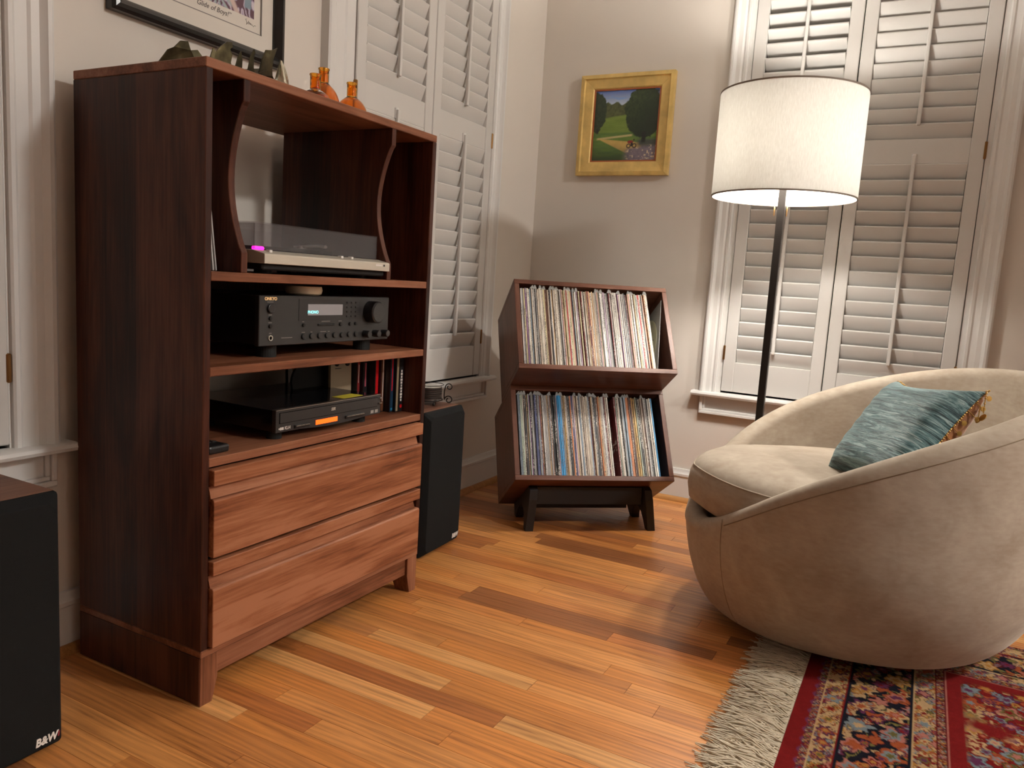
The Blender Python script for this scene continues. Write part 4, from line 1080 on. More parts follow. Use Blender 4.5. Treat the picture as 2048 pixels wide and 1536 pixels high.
# ------------------------------------------------------------------ painted canvases
def vcol_material(name, rough=0.5, coat=0.0, bump=0.0):
    m, nt, b = nm(name)
    at = nt.nodes.new('ShaderNodeVertexColor'); at.layer_name = 'paint'
    nt.links.new(at.outputs[0], b.inputs['Base Color'])
    b.inputs['Roughness'].default_value = rough; b.inputs['Coat Weight'].default_value = coat
    if bump:
        tc = nt.nodes.new('ShaderNodeTexCoord'); n1 = node(nt, 'ShaderNodeTexNoise', i_Scale=260.0, i_Detail=3.0)
        nt.links.new(tc.outputs['Object'], n1.inputs['Vector']); bp = node(nt, 'ShaderNodeBump', i_Strength=bump, i_Distance=0.002)
        nt.links.new(n1.outputs['Fac'], bp.inputs['Height']); nt.links.new(bp.outputs[0], b.inputs['Normal'])
    return m
def painted_grid(name, P, C, mat, parent):
    """P: (h,w,3) points, C: (h,w,3) linear colours."""
    h, w = P.shape[:2]
    me = bpy.data.meshes.new(name)
    idx = np.arange(h * w).reshape(h, w)
    q = np.stack([idx[:-1, :-1], idx[:-1, 1:], idx[1:, 1:], idx[1:, :-1]], -1).reshape(-1, 4)
    org = np.array(ORG.get(parent, (0, 0, 0)))
    me.vertices.add(h * w); me.vertices.foreach_set('co', (P.reshape(-1, 3) - org).astype(np.float32).ravel())
    me.loops.add(q.size); me.loops.foreach_set('vertex_index', q.ravel().astype(np.int32))
    me.polygons.add(len(q)); me.polygons.foreach_set('loop_start', (np.arange(len(q)) * 4).astype(np.int32))
    me.update(calc_edges=True)
    ca = me.color_attributes.new('paint', 'FLOAT_COLOR', 'POINT')
    ca.data.foreach_set('color', np.concatenate([C.reshape(-1, 3), np.ones((h * w, 1))], 1).astype(np.float32).ravel())
    me.materials.append(mat)
    return link_mesh(name, me, parent)
def vnoise(x, y, seed=0, oct=3):
    r = np.random.default_rng(seed); T_ = r.random((64, 64)); out = 0; amp = 1; tot = 0
    for o_ in range(oct):
        xi, yi = np.floor(x).astype(int), np.floor(y).astype(int); fx, fy = x - xi, y - yi
        fx, fy = fx * fx * (3 - 2 * fx), fy * fy * (3 - 2 * fy)
        g_ = lambda a, b: T_[a % 64, b % 64]
        v = (g_(xi, yi) * (1 - fx) + g_(xi + 1, yi) * fx) * (1 - fy) + (g_(xi, yi + 1) * (1 - fx) + g_(xi + 1, yi + 1) * fx) * fy
        out = out + amp * v; tot += amp; amp *= 0.5; x, y = x * 2.03 + 5.1, y * 2.03 + 9.7
    return out / tot
def lay(C, mask, col, soft=None):
    a = np.clip(mask, 0, 1)[..., None]
    return C * (1 - a) + np.array(col) * a if not hasattr(col, 'shape') else C * (1 - a) + col * a
def step(x, w=0.012): return np.clip(x / w + 0.5, 0, 1)

# small landscape in a gilt frame on the back wall (u right, v up)
PX0, PX1, PZ0, PZ1 = 0.2055, 0.6235, 1.3780, 1.8010
fr = thing('framed_painting', 'small landscape painting in a wide gilt frame on the back wall', 'painting', ((PX0 + PX1) / 2, 0, PZ0))
M['gilt'] = flat('worn_gilt', (0.70, 0.49, 0.17), 0.45, metal=0.2, noise=0.18, nscale=18, bump=0.15, bscale=60)
M['gilt_in'] = flat('red_bole_edge', (0.38, 0.11, 0.035), 0.5)
IW = 0.059
for (a0, a1, side) in (((PX0, PZ0), (PX1, PZ0), 'b'), ((PX1, PZ0), (PX1, PZ1), 'r'), ((PX1, PZ1), (PX0, PZ1), 't'), ((PX0, PZ1), (PX0, PZ0), 'l')):
    # mitred moulding: profile (inset, depth)
    prof = [(0.0, 0.0), (0.0, 0.026), (0.016, 0.030), (0.020, 0.022), (IW - 0.004, 0.017), (IW, 0.012), (IW, 0.0)]
    d = Vector((a1[0] - a0[0], a1[1] - a0[1])); ln = d.length; d.normalize(); nrm = Vector((-d.y, d.x))
    g = G(); k = len(prof)
    vs = []
    for e in (0, 1):
        for ins, dep in prof:
            base = Vector(a0) + d * (ins + 0.0003 if e == 0 else ln - ins - 0.0003) + nrm * ins
            vs.append((base.x, -0.002 - dep, base.y))
    g.add(vs, [tuple(range(k))[::-1], tuple(range(k, 2 * k))] + [(i, (i + 1) % k, k + (i + 1) % k, k + i) for i in range(k)])
    g.out('frame_rail', M['gilt'], fr)
ix0, ix1, iz0, iz1 = PX0 + IW, PX1 - IW, PZ0 + IW, PZ1 - IW
e = 0.006
for a, b2, c, d in ((ix0, ix1, iz0, iz0 + e), (ix0, ix1, iz1 - e, iz1), (ix0, ix0 + e, iz0 + e, iz1 - e), (ix1 - e, ix1, iz0 + e, iz1 - e)):
    G().box(a, b2, -0.013, -0.003, c, d).out('liner', M['gilt_in'], fr)
hh, ww = 150, 140
v, u = np.meshgrid(np.linspace(0, 1, hh), np.linspace(0, 1, ww), indexing='ij')
n_a, n_b, n_c = vnoise(u * 14, v * 14, 1), vnoise(u * 40, v * 40, 2, 2), vnoise(u * 5, v * 26, 3)
C = np.ones((hh, ww, 3)) * np.array([0.02, 0.07, 0.36])
C = lay(C, (1 - step(v - 0.90, 0.28)) , [0.42, 0.50, 0.56]); C = lay(C, step(n_c - 0.62, 0.1) * 0.5, [0.10, 0.26, 0.60])
tl_ = 0.79 + 0.05 * n_a + 0.02 * np.sin(u * 40)
C = lay(C, step(tl_ - v), np.stack([0.035 + 0.05 * n_b, 0.045 + 0.055 * n_b, 0.018 + 0.02 * n_b], -1))
hill = 0.60 + 0.055 * np.sin(u * 2.8 - 0.3) 
C = lay(C, step(hill - v, 0.02), np.stack([0.10 + 0.06 * n_c, 0.16 + 0.07 * n_c, 0.025 + 0.02 * n_c], -1))
C = lay(C, step(0.40 - v, 0.02), np.stack([0.05 + 0.07 * n_c, 0.11 + 0.09 * n_c, 0.022 + 0.02 * n_b], -1))
# path
C = lay(C, step(0.014 - np.abs(v - (0.315 + 0.085 * (u - 0.1))), 0.012) * step(0.62 - u, 0.03) * step(u - 0.06, 0.03), [0.38, 0.32, 0.15])
pl = step(0.315 - v - 0.10 * (u - 0.1), 0.012) * step(v - (0.315 - 0.46 * (u - 0.08)), 0.012) * step(u - 0.07, 0.02)
C = lay(C, pl, np.stack([0.36 + 0.12 * n_a, 0.25 + 0.08 * n_a, 0.075 + 0.03 * n_a], -1))
C = lay(C, step(0.17 - v + 0.18 * (u - 0.6) + 0.06 * (n_a - 0.5), 0.05) * step(u - 0.52, 0.1), np.stack([0.10 + 0.1 * n_b, 0.085 + 0.08 * n_b, 0.12 + 0.07 * n_b], -1))
C = lay(C, step(0.30 - v, 0.05) * step(u - 0.70, 0.1) * step(v - 0.2, 0.05), [0.045, 0.055, 0.045])
C = lay(C, step(n_b - 0.74, 0.03) * step(0.2 - v, 0.05) * step(u - 0.55, 0.05), [0.55, 0.45, 0.28])
C = lay(C, step(0.12 - v, 0.25) * step(0.55 - u, 0.2) * 0.85, [0.012, 0.02, 0.012])
# two dark trees
big = (np.hypot((u - 0.78) / 0.295, (v - 0.69) / 0.37) + 0.20 * (n_a - 0.5) + 0.10 * (n_b - 0.5))
lit = np.clip((0.9 - u) * 1.2 + (v - 0.6), 0, 1) * n_b
C = lay(C, step(1 - big, 0.05), np.stack([0.012 + 0.05 * lit, 0.022 + 0.075 * lit, 0.012 + 0.02 * lit], -1))
C = lay(C, step(0.032 - np.abs(u - 0.80), 0.02) * step(0.40 - v, 0.03) * step(v - 0.25, 0.03), [0.012, 0.014, 0.012])
sm = (np.hypot((u - 0.02) / 0.17, (v - 0.70) / 0.29) + 0.25 * (n_a - 0.5) + 0.1 * (n_b - 0.5))
C = lay(C, step(1 - sm, 0.05), np.stack([0.012 + 0.02 * n_b, 0.022 + 0.03 * n_b, 0.014 + 0.01 * n_b], -1))
C = lay(C, step(0.018 - np.abs(u - 0.06), 0.012) * step(0.46 - v, 0.03) * step(v - 0.39, 0.02), [0.012, 0.014, 0.012])
# cyclist in a red top
for cu, cv in ((0.575, 0.205), (0.665, 0.208)):
    rr = np.hypot((u - cu), (v - cv)); C = lay(C, step(0.008 - np.abs(rr - 0.027), 0.008), [0.03, 0.02, 0.02])
C = lay(C, step(1 - np.hypot((u - 0.60) / 0.048, (v - 0.262) / 0.022), 0.2), [0.20, 0.02, 0.018])
C = lay(C, step(1 - np.hypot((u - 0.655) / 0.014, (v - 0.29) / 0.014), 0.2), [0.03, 0.02, 0.02])
C = lay(C, step(1 - np.hypot((u - 0.625) / 0.02, (v - 0.225) / 0.03), 0.2), [0.02, 0.015, 0.015])
Pp = np.stack([ix0 + e + u * (ix1 - ix0 - 2 * e), np.full_like(u, -0.008), iz0 + e + v * (iz1 - iz0 - 2 * e)], -1)
painted_grid('canvas', Pp, np.clip(C * 1.35, 0, 0.85), vcol_material('oil_paint', 0.35, 0.2, bump=0.3), fr)
G().box(PX0 + 0.01, PX1 - 0.01, -0.004, -0.002, PZ0 + 0.01, PZ1 - 0.01).out('backing', M['gilt_in'], fr)

# large framed print on the left wall, only its lower edge in view
QY0, QY1, QZ0, QZ1 = -2.120, -1.612, 1.4300, 1.9600
fp = thing('framed_print', 'large black framed print with a white mat on the left wall above the cabinet', 'picture', (0, (QY0 + QY1) / 2, QZ0))
M['frame_black'] = flat('black_lacquer_frame', (0.014, 0.013, 0.013), 0.25)
for (a0, a1) in (((QY0, QZ0), (QY1, QZ0)), ((QY1, QZ0), (QY1, QZ1)), ((QY1, QZ1), (QY0, QZ1)), ((QY0, QZ1), (QY0, QZ0))):
    prof = [(0.0, 0.0), (0.0, 0.020), (0.006, 0.027), (0.014, 0.029), (0.021, 0.022), (0.027, 0.017), (0.030, 0.012), (0.030, 0.0)]
    d = Vector((a1[0] - a0[0], a1[1] - a0[1])); ln = d.length; d.normalize(); nrm = Vector((-d.y, d.x))
    g = G(); k = len(prof); vs = []
    for e_ in (0, 1):
        for ins, dep in prof:
            base = Vector(a0) + d * (ins + 0.0002 if e_ == 0 else ln - ins - 0.0002) + nrm * ins
            vs.append((0.002 + dep, base.x, base.y))
    g.add(vs, [tuple(range(k))[::-1], tuple(range(k, 2 * k))] + [(i, (i + 1) % k, k + (i + 1) % k, k + i) for i in range(k)])
    g.out('frame_rail', M['frame_black'], fp, smooth=35)
M['mat'] = flat('white_mat_board', (0.70, 0.65, 0.585), 0.8)
mi = 0.030
my0, my1, mz0, mz1 = -2.040, -1.680, 1.500, 1.90
g = G()
g.box(0.004, 0.0085, QY0 + mi, QY1 - mi, QZ0 + mi, mz0); g.box(0.004, 0.0085, QY0 + mi, QY1 - mi, mz1, QZ1 - mi)
g.box(0.004, 0.0085, QY0 + mi, my0, mz0, mz1); g.box(0.004, 0.0085, my1, QY1 - mi, mz0, mz1)
g.out('mat', M['mat'], fp)
M['mat_edge'] = flat('grey_mat_bevel', (0.22, 0.20, 0.19), 0.7)
for a, b2, c, d in ((my0, my1, mz0, mz0 + 0.002), (my0, my0 + 0.002, mz0, mz1), (my1 - 0.003, my1, mz0, mz1)):
    G().box(0.0085, 0.0088, a, b2, c, d).out('mat_line', M['mat_edge'], fp)
G().box(0.003, 0.0055, my0, my1, mz0, mz1).out('paper', M['mat'], fp)
hh, ww = 160, 150
v, u = np.meshgrid(np.linspace(0, 1, hh), np.linspace(0, 1, ww), indexing='ij')
a_ = vnoise(u * 6, v * 6, 8); b_ = vnoise(u * 18, v * 18, 9); ph = np.sin((a_ * 9 + u * 3) * 6)
C = np.stack([0.075 + 0.08 * b_, 0.035 + 0.03 * b_, 0.045 + 0.05 * b_], -1)
C = lay(C, step(ph - 0.35, 0.2) * step(u - 0.15, 0.2), [0.34, 0.27, 0.42]); C = lay(C, step(ph - 0.8, 0.1), [0.62, 0.55, 0.60])
C = lay(C, step(0.13 - np.abs(np.hypot(u - 0.60, v - 0.10) - 0.05), 0.05) * step(np.sin(14 * np.arctan2(v - 0.1, u - 0.6)) - 0.1, 0.3), [0.36, 0.42, 0.44])
C = lay(C, step(0.028 - np.abs((u - 0.74) + (v - 0.10) * 0.75), 0.02), [0.60, 0.46, 0.42])
C = lay(C, step(0.035 - np.abs(u - 0.93), 0.01) * step(0.05 - np.abs(v - 0.11), 0.01), [0.22, 0.30, 0.36])
C = lay(C, step(0.10 - np.hypot((u - 0.08) / 1.6, v - 0.02), 0.04), [0.20, 0.17, 0.09])
ay0, ay1, az0 = -2.010, -1.7050, 1.5350
Pp = np.stack([np.full_like(u, 0.0058), ay0 + u * (ay1 - ay0), az0 + v * 0.34], -1)
painted_grid('artwork', Pp, C, vcol_material('print_ink', 0.45), fp)
M['ink'] = flat('pencil_ink', (0.07, 0.06, 0.06), 0.7)
lettering('handwritten_title', '\u201cGlide of Boys!\u201d', 0.017, M['ink'], fp, (0.0060, -1.838, 1.5215), (0, 1, 0), (0, 0, 1), shear=0.3, extr=0.0001)
sig = [(-1.7290, 1.5290), (-1.7340, 1.5275), (-1.7310, 1.5240), (-1.7280, 1.5170), (-1.7310, 1.5150), (-1.7255, 1.5215), (-1.7235, 1.5260), (-1.7235, 1.5170), (-1.7205, 1.5235), (-1.7185, 1.5180), (-1.7160, 1.5225), (-1.7140, 1.5180), (-1.7110, 1.5200), (-1.7070, 1.5160), (-1.7040, 1.5200), (-1.6990, 1.5205)]
G().tube([(0.0062, a, b2) for a, b2 in sig], 0.00045, 4).out('signature', M['ink'], fp)
# ------------------------------------------------------------------ swivel tub chair
def velvet(name, dark, light, scale=9.0, sheen=0.35):
    m, nt, b = nm(name)
    tc = nt.nodes.new('ShaderNodeTexCoord')
    n1 = node(nt, 'ShaderNodeTexNoise', i_Scale=scale, i_Detail=5.0, i_Roughness=0.6, i_Distortion=0.6)
    mp = nt.nodes.new('ShaderNodeMapping'); mp.inputs['Scale'].default_value = (45, 45, 120)
    n2 = node(nt, 'ShaderNodeTexNoise', i_Scale=1.0, i_Detail=3.0)
    nt.links.new(tc.outputs['Object'], n1.inputs['Vector']); nt.links.new(tc.outputs['Object'], mp.inputs[0]); nt.links.new(mp.outputs[0], n2.inputs['Vector'])
    ml = node(nt, 'ShaderNodeMath', operation='MULTIPLY_ADD'); ml.inputs[1].default_value = 0.35
    nt.links.new(n2.outputs['Fac'], ml.inputs[0]); 
    m2 = node(nt, 'ShaderNodeMath', operation='MULTIPLY'); m2.inputs[1].default_value = 0.75; nt.links.new(n1.outputs['Fac'], m2.inputs[0]); nt.links.new(m2.outputs[0], ml.inputs[2])
    r = ramp(nt, [(0.35, dark), (0.72, light)]); nt.links.new(ml.outputs[0], r.inputs[0]); nt.links.new(r.outputs[0], b.inputs['Base Color'])
    b.inputs['Roughness'].default_value = 0.85; b.inputs['Specular IOR Level'].default_value = 0.2
    b.inputs['Sheen Weight'].default_value = sheen; b.inputs['Sheen Roughness'].default_value = 0.4
    b.inputs['Sheen Tint'].default_value = (0.95, 0.85, 0.7, 1)
    return m
M['chair'] = velvet('beige_velvet', (0.315, 0.25, 0.19), (0.44, 0.375, 0.30))
M['chair_seam'] = flat('beige_seam', (0.22, 0.165, 0.11), 0.9)
CX, CY, BACK = 1.545, -0.950, math.radians(22)
RM, RB, ZM, NP = 0.465, 0.315, 0.30, 1.70
HT = ([0, 30, 45, 60, 80, 100, 110, 120, 132, 145, 155, 165, 180], [0.745, 0.735, 0.717, 0.690, 0.640, 0.577, 0.540, 0.497, 0.444, 0.378, 0.326, 0.296, 0.284])
def rim_h(phi): return float(np.interp(abs((phi + 180) % 360 - 180), *HT))
chair = thing('tub_chair', 'round beige velvet swivel tub chair standing on the rug edge', 'armchair', (CX, CY, 0))
NS = 120
sec_all = []
ROLLR = 0.032
for i in range(NS):
    ph = 360.0 * i / NS
    # smooth the table a little
    h = sum(rim_h(ph + d) for d in (-12, -6, 0, 6, 12)) / 5
    frn = max(0.0, -math.cos(math.radians(ph))) ** 2
    RBp = RB + 0.055 * frn
    s = [(0.0, 0.040), (RBp * 0.55, 0.038), (RBp * 0.9, 0.036)]
    for k in range(13):
        t = k / 12
        zz = 0.036 + (ZM - 0.036) * (1 - math.cos(t * math.pi / 2))
        tt_ = (zz - 0.036) / (ZM - 0.036)
        s.append((RBp + (RM - RBp) * (1 - (1 - tt_) ** NP) ** (1 / NP), zz))
    ztop = h - ROLLR
    z_s = min(ZM, ztop)
    s = [(r0, min(z0, ztop)) for r0, z0 in s]
    for k in range(1, 6): s.append((RM, z_s + (ztop - z_s) * k / 5) if ztop > ZM else (s[-1][0], ztop))
    ro = s[-1][0]
    for k in range(1, 9):
        a = math.pi * k / 8
        s.append((ro - ROLLR + ROLLR * math.cos(a), ztop + ROLLR * math.sin(a)))
    ri = s[-1][0]
    zb = 0.262
    for k in range(1, 6): s.append((ri - 0.012 * k / 5, ztop + (min(zb, ztop - 0.01) - ztop) * k / 5))
    s += [(ri * 0.6, min(zb, ztop - 0.01)), (0.0, zb)]
    sec_all.append(s)
m_ = len(sec_all[0])
vs = []
for i, s in enumerate(sec_all):
    a = BACK + math.radians(360.0 * i / NS)
    vs += [(CX + r0 * math.cos(a), CY + r0 * math.sin(a), z0) for r0, z0 in s]
fs = [(i * m_ + k, ((i + 1) % NS) * m_ + k, ((i + 1) % NS) * m_ + k + 1, i * m_ + k + 1) for i in range(NS) for k in range(m_ - 1)]
shell = G().add(vs, fs).out('shell', M['chair'], chair, smooth=True, merge=True)
# welt along the outer rim, and two upright seams near the front
def on_rim(ph, dz, r0=RM):
    a = BACK + math.radians(ph)
    h = sum(rim_h(ph + d) for d in (-12, -6, 0, 6, 12)) / 5
    return (CX + r0 * math.cos(a), CY + r0 * math.sin(a), h + dz)
G().tube([on_rim(ph, -0.034, RM - 0.0004) for ph in range(-150, 151, 3)], 0.0016, 6).out('welt', M['chair_seam'], shell, smooth=True)
for sgn in (-1, 1):
    pts = []
    for k in range(14):
        zz = 0.05 + (0.335 - 0.05) * k / 13
        t = min(1, (zz - 0.036) / (ZM - 0.036)); RBp = RB + 0.055 * math.cos(math.radians(29)) ** 2; r0 = RBp + (RM - RBp) * (1 - (1 - t) ** NP) ** (1 / NP)
        a = BACK + math.radians(sgn * 151); pts.append((CX + r0 * math.cos(a), CY + r0 * math.sin(a), zz))
    G().tube(pts, 0.0009, 5).out('seam', M['chair_seam'], shell, smooth=True)
G().lathe([(0, 0.0), (0.24, 0.0), (0.24, 0.03), (0.10, 0.038), (0, 0.040)], 40, (CX, CY, 0.0105)).out('swivel_base', M['blacksoft'], chair, smooth=40)
# loose seat cushion
def cush_r(ph):
    d = abs((ph + 180) % 360 - 180)
    return float(np.interp(d, [0, 90, 125, 150, 180], [0.370, 0.378, 0.395, 0.440, 0.470]))
CZ = [(0.0, 0.276), (0.80, 0.272), (0.93, 0.274), (0.985, 0.290), (1.0, 0.322), (0.992, 0.355), (0.975, 0.372), (0.968, 0.376), (0.95, 0.388), (0.88, 0.406), (0.72, 0.420), (0.4, 0.430), (0.0, 0.433)]
vs = []
for i in range(NS):
    ph = 360.0 * i / NS; a = BACK + math.radians(ph); R0 = cush_r(ph)
    fr_ = max(0.0, -math.cos(math.radians(ph)))
    for f_, z0 in CZ:
        rip = 0.0012 * math.sin(i * 2.6) * fr_ if 0.85 < f_ < 0.96 and z0 > 0.38 else 0
        lift = 0.020 * fr_ ** 2 * f_ ** 2 * (1 if z0 > 0.30 else 0.6)
        vs.append((CX + R0 * f_ * math.cos(a), CY + R0 * f_ * math.sin(a), z0 + rip + lift + 0.028))
m_ = len(CZ)
fs = [(i * m_ + k, ((i + 1) % NS) * m_ + k, ((i + 1) % NS) * m_ + k + 1, i * m_ + k + 1) for i in range(NS) for k in range(m_ - 1)]
cush = G().add(vs, fs).out('seat_cushion', M['chair'], chair, smooth=True, merge=True)
pts = []
for i in range(NS + 1):
    ph = 360.0 * i / NS; a = BACK + math.radians(ph); R0 = cush_r(ph) * 0.9725; fr_ = max(0.0, -math.cos(math.radians(ph)))
    pts.append((CX + R0 * math.cos(a), CY + R0 * math.sin(a), 0.375 + 0.020 * fr_ ** 2 * 0.945 + 0.028))
G().tube(pts, 0.0022, 6, caps=False).out('piping', M['chair'], cush, smooth=True)

# ------------------------------------------------------------------ velvet pillow with beaded trim
m, nt, b = nm('crushed_teal_velvet')
tc = nt.nodes.new('ShaderNodeTexCoord'); mp = nt.nodes.new('ShaderNodeMapping'); mp.inputs['Scale'].default_value = (9, 95, 9)
nt.links.new(tc.outputs['Object'], mp.inputs[0])
n1 = node(nt, 'ShaderNodeTexNoise', i_Scale=1.0, i_Detail=8.0, i_Roughness=0.74, i_Distortion=1.6); nt.links.new(mp.outputs[0], n1.inputs['Vector'])
mpb = nt.nodes.new('ShaderNodeMapping'); mpb.inputs['Scale'].default_value = (5, 150, 5); nt.links.new(tc.outputs['Object'], mpb.inputs[0])
nb_ = node(nt, 'ShaderNodeTexNoise', i_Scale=1.0, i_Detail=5.0, i_Roughness=0.6, i_Distortion=0.9); nt.links.new(mpb.outputs[0], nb_.inputs['Vector'])
r1 = ramp(nt, [(0.40, (0.012, 0.050, 0.058)), (0.47, (0.055, 0.145, 0.155)), (0.53, (0.17, 0.31, 0.32)), (0.62, (0.42, 0.55, 0.55))]); nt.links.new(n1.outputs['Fac'], r1.inputs[0])  # pale streaks paint the crushed pile's sheen into the base colour
r2 = ramp(nt, [(0.36, (0.25, 0.32, 0.34)), (0.46, (1.0, 1.0, 1.0))]); nt.links.new(nb_.outputs['Fac'], r2.inputs[0])
mxv = node(nt, 'ShaderNodeMix', data_type='RGBA', blend_type='MULTIPLY'); mxv.inputs[0].default_value = 1.0
nt.links.new(r1.outputs[0], mxv.inputs[6]); nt.links.new(r2.outputs[0], mxv.inputs[7]); nt.links.new(mxv.outputs[2], b.inputs['Base Color'])
bp = node(nt, 'ShaderNodeBump', i_Strength=0.9, i_Distance=0.006); nt.links.new(n1.outputs['Fac'], bp.inputs['Height']); nt.links.new(bp.outputs[0], b.inputs['Normal'])
b.inputs['Roughness'].default_value = 0.5; b.inputs['Sheen Weight'].default_value = 0.9; b.inputs['Sheen Roughness'].default_value = 0.25; b.inputs['Sheen Tint'].default_value = (0.8, 0.95, 0.95, 1)
M['teal'] = m
M['orange_silk'] = flat('rust_silk_back', (0.33, 0.115, 0.02), 0.5, sheen=0.5, noise=0.4, nscale=40)
M['gold_bead'] = flat('gold_bead', (0.50, 0.30, 0.08), 0.35, metal=0.7)
pBL, pTL, pTR = Vector((1.451, -1.035, 0.440)), Vector((1.591, -0.919, 0.700)), Vector((1.781, -1.215, 0.724))
pBR = pBL + (pTR - pTL)
ux_ = (pTR - pTL).normalized(); uy_ = (pTL - pBL).normalized(); un_ = ux_.cross(uy_).normalized()
if un_.dot(CAM - pBL) < 0: un_ = -un_
uy_ = un_.cross(ux_).normalized() if un_.cross(ux_).dot(uy_) > 0 else -un_.cross(ux_).normalized()
PC = (pTL + pTR + pBL + pBR) / 4
Mp = Matrix((ux_, uy_, un_)).transposed().to_4x4(); Mp.translation = PC - un_ * 0.010 + Vector((0, 0, 0.002))
pil = thing('throw_pillow', 'teal crushed velvet pillow with gold beaded edging in the tub chair', 'pillow', local=Mp)
hw, hh_ = (pTR - pTL).length / 2, (pTL - pBL).length / 2
def pil_pt(u, v, side):
    pin = 0.15
    x = hw * u * (1 - pin * (1 - v * v) * abs(u) ** 3) ; y_ = hh_ * v * (1 - pin * 1.35 * (1 - u * u) * abs(v) ** 3)
    puff = (max(0, 1 - u ** 4) * max(0, 1 - v ** 4)) ** 0.55
    wr = 0.0014 * math.sin(26 * v + 3.0 * math.sin(2.5 * u + 1.3 * v)) * puff
    return (x, y_, side * (0.062 * puff) + wr)
N_ = 44
for side, mt, nm_ in ((1, 'teal', 'front_cover'), (-1, 'orange_silk', 'back_cover')):
    P_ = [[pil_pt(-1 + 2 * j / N_, -1 + 2 * i / N_, side) for j in range(N_ + 1)] for i in range(N_ + 1)]
    G().grid(P_).out(nm_, M[mt], pil, smooth=True)
g = G()
for (a0, a1) in (((-1, 1), (1, 1)), ((1, 1), (1, -1))):
    for k in range(64):
        t = k / 63; p_ = pil_pt(a0[0] + (a1[0] - a0[0]) * t, a0[1] + (a1[1] - a0[1]) * t, 0)
        g.ball((p_[0] + random.uniform(-.001, .001), p_[1] + random.uniform(-.001, .003), p_[2] - 0.002), 0.0021, 6, 4)
g.out('bead_edging', M['gold_bead'], pil, kind='stuff')
for k in range(13):
    t = 0.03 + 0.92 * k / 12
    p_ = pil_pt(1, 1 - 2 * t, 0)
    dl = 0.010 + 0.008 * (k % 3)
    s_ = G().tube([(p_[0], p_[1], p_[2]), (p_[0] + 0.001, p_[1] - 0.002, p_[2] - dl)], 0.0011, 5).out('bead_string', M['gold_bead'], pil)
    G().lathe([(0.001, -0.001), (0.0062, -0.0006), (0.0062, 0.0006), (0.001, 0.001)], 12, (p_[0] + 0.001, p_[1] - 0.002, p_[2] - dl - 0.005), 'x').out('coin_bead', M['gold_bead'], s_, smooth=40)
# tassel coins hanging from the upper right corner
pc_ = Mp.inverted() @ (pTR)
dn = Mp.inverted().to_3x3() @ Vector((0, 0, -1))
for k, (off, ln, rr) in enumerate(((0.000, 0.050, 0.0095), (-0.014, 0.062, 0.0065))):
    st0 = Vector(pil_pt(1, 1, 0)) + Vector((off, -0.004, 0.002)); en = st0 + dn * ln
    s_ = G().tube([st0, en], 0.0013, 5).out('tassel_string', M['gold_bead'], pil)
    for q in (0.3, 0.55, 0.75): G().ball(st0 + dn * ln * q, 0.0022, 8, 5).out('bead', M['gold_bead'], s_)
    G().lathe([(0.001, -0.0012), (rr, -0.0006), (rr, 0.0006), (0.001, 0.0012)], 18, tuple(en + dn * rr), 'z').out('coin_bead', M['gold_bead'], s_, smooth=40)

# ------------------------------------------------------------------ Persian rug
RX0, RY1 = 1.490, -0.860
rug = thing('persian_rug', 'red and navy Persian rug with cream fringe under the tub chair', 'rug', (RX0, RY1, 0))
xs = np.concatenate([np.arange(RX0, 2.45, 0.0030), np.arange(2.45, 3.95, 0.012)])
ys = np.concatenate([np.arange(RY1, -2.15, -0.0030), np.arange(-2.15, -4.2, -0.012)])
Y, X = np.meshgrid(ys, xs, indexing='ij')
u = X - RX0; v = RY1 - Y                      # distances from the fringed edge and the far edge
def motif(a, b, pa, pb, seed):
    """repeat of rosettes and leaves: returns petal mask, core mask, leaf mask, hue id"""
    ia, ib = np.floor(a / pa), np.floor(b / pb)
    fa, fb = (a / pa - ia - 0.5) * pa, (b / pb - ib - 0.5) * pb
    r = np.hypot(fa, fb); th = np.arctan2(fb, fa)
    idn = (np.sin(ia * 12.99 + ib * 78.23 + seed) * 43758.5) % 1
    return r, th, idn
wob = 0.006 * (vnoise(X * 60, Y * 60, 4, 2) - 0.5); wob2 = 0.006 * (vnoise(X * 60 + 9, Y * 60 + 4, 5, 2) - 0.5)
Xw, Yw = X + wob, Y + wob2
RED, DRED, NAVY, CREAM, RUST, PINK, BLUE, OLIVE, PLUM, GOLD = [np.array(c) for c in ((0.21, 0.010, 0.010), (0.12, 0.006, 0.008), (0.010, 0.010, 0.018), (0.56, 0.36, 0.18), (0.38, 0.085, 0.028), (0.46, 0.17, 0.13), (0.21, 0.25, 0.27), (0.15, 0.125, 0.035), (0.13, 0.03, 0.08), (0.46, 0.22, 0.05))]
HUES = np.stack([RUST, PINK, BLUE, CREAM, RED, GOLD, PLUM, OLIVE])
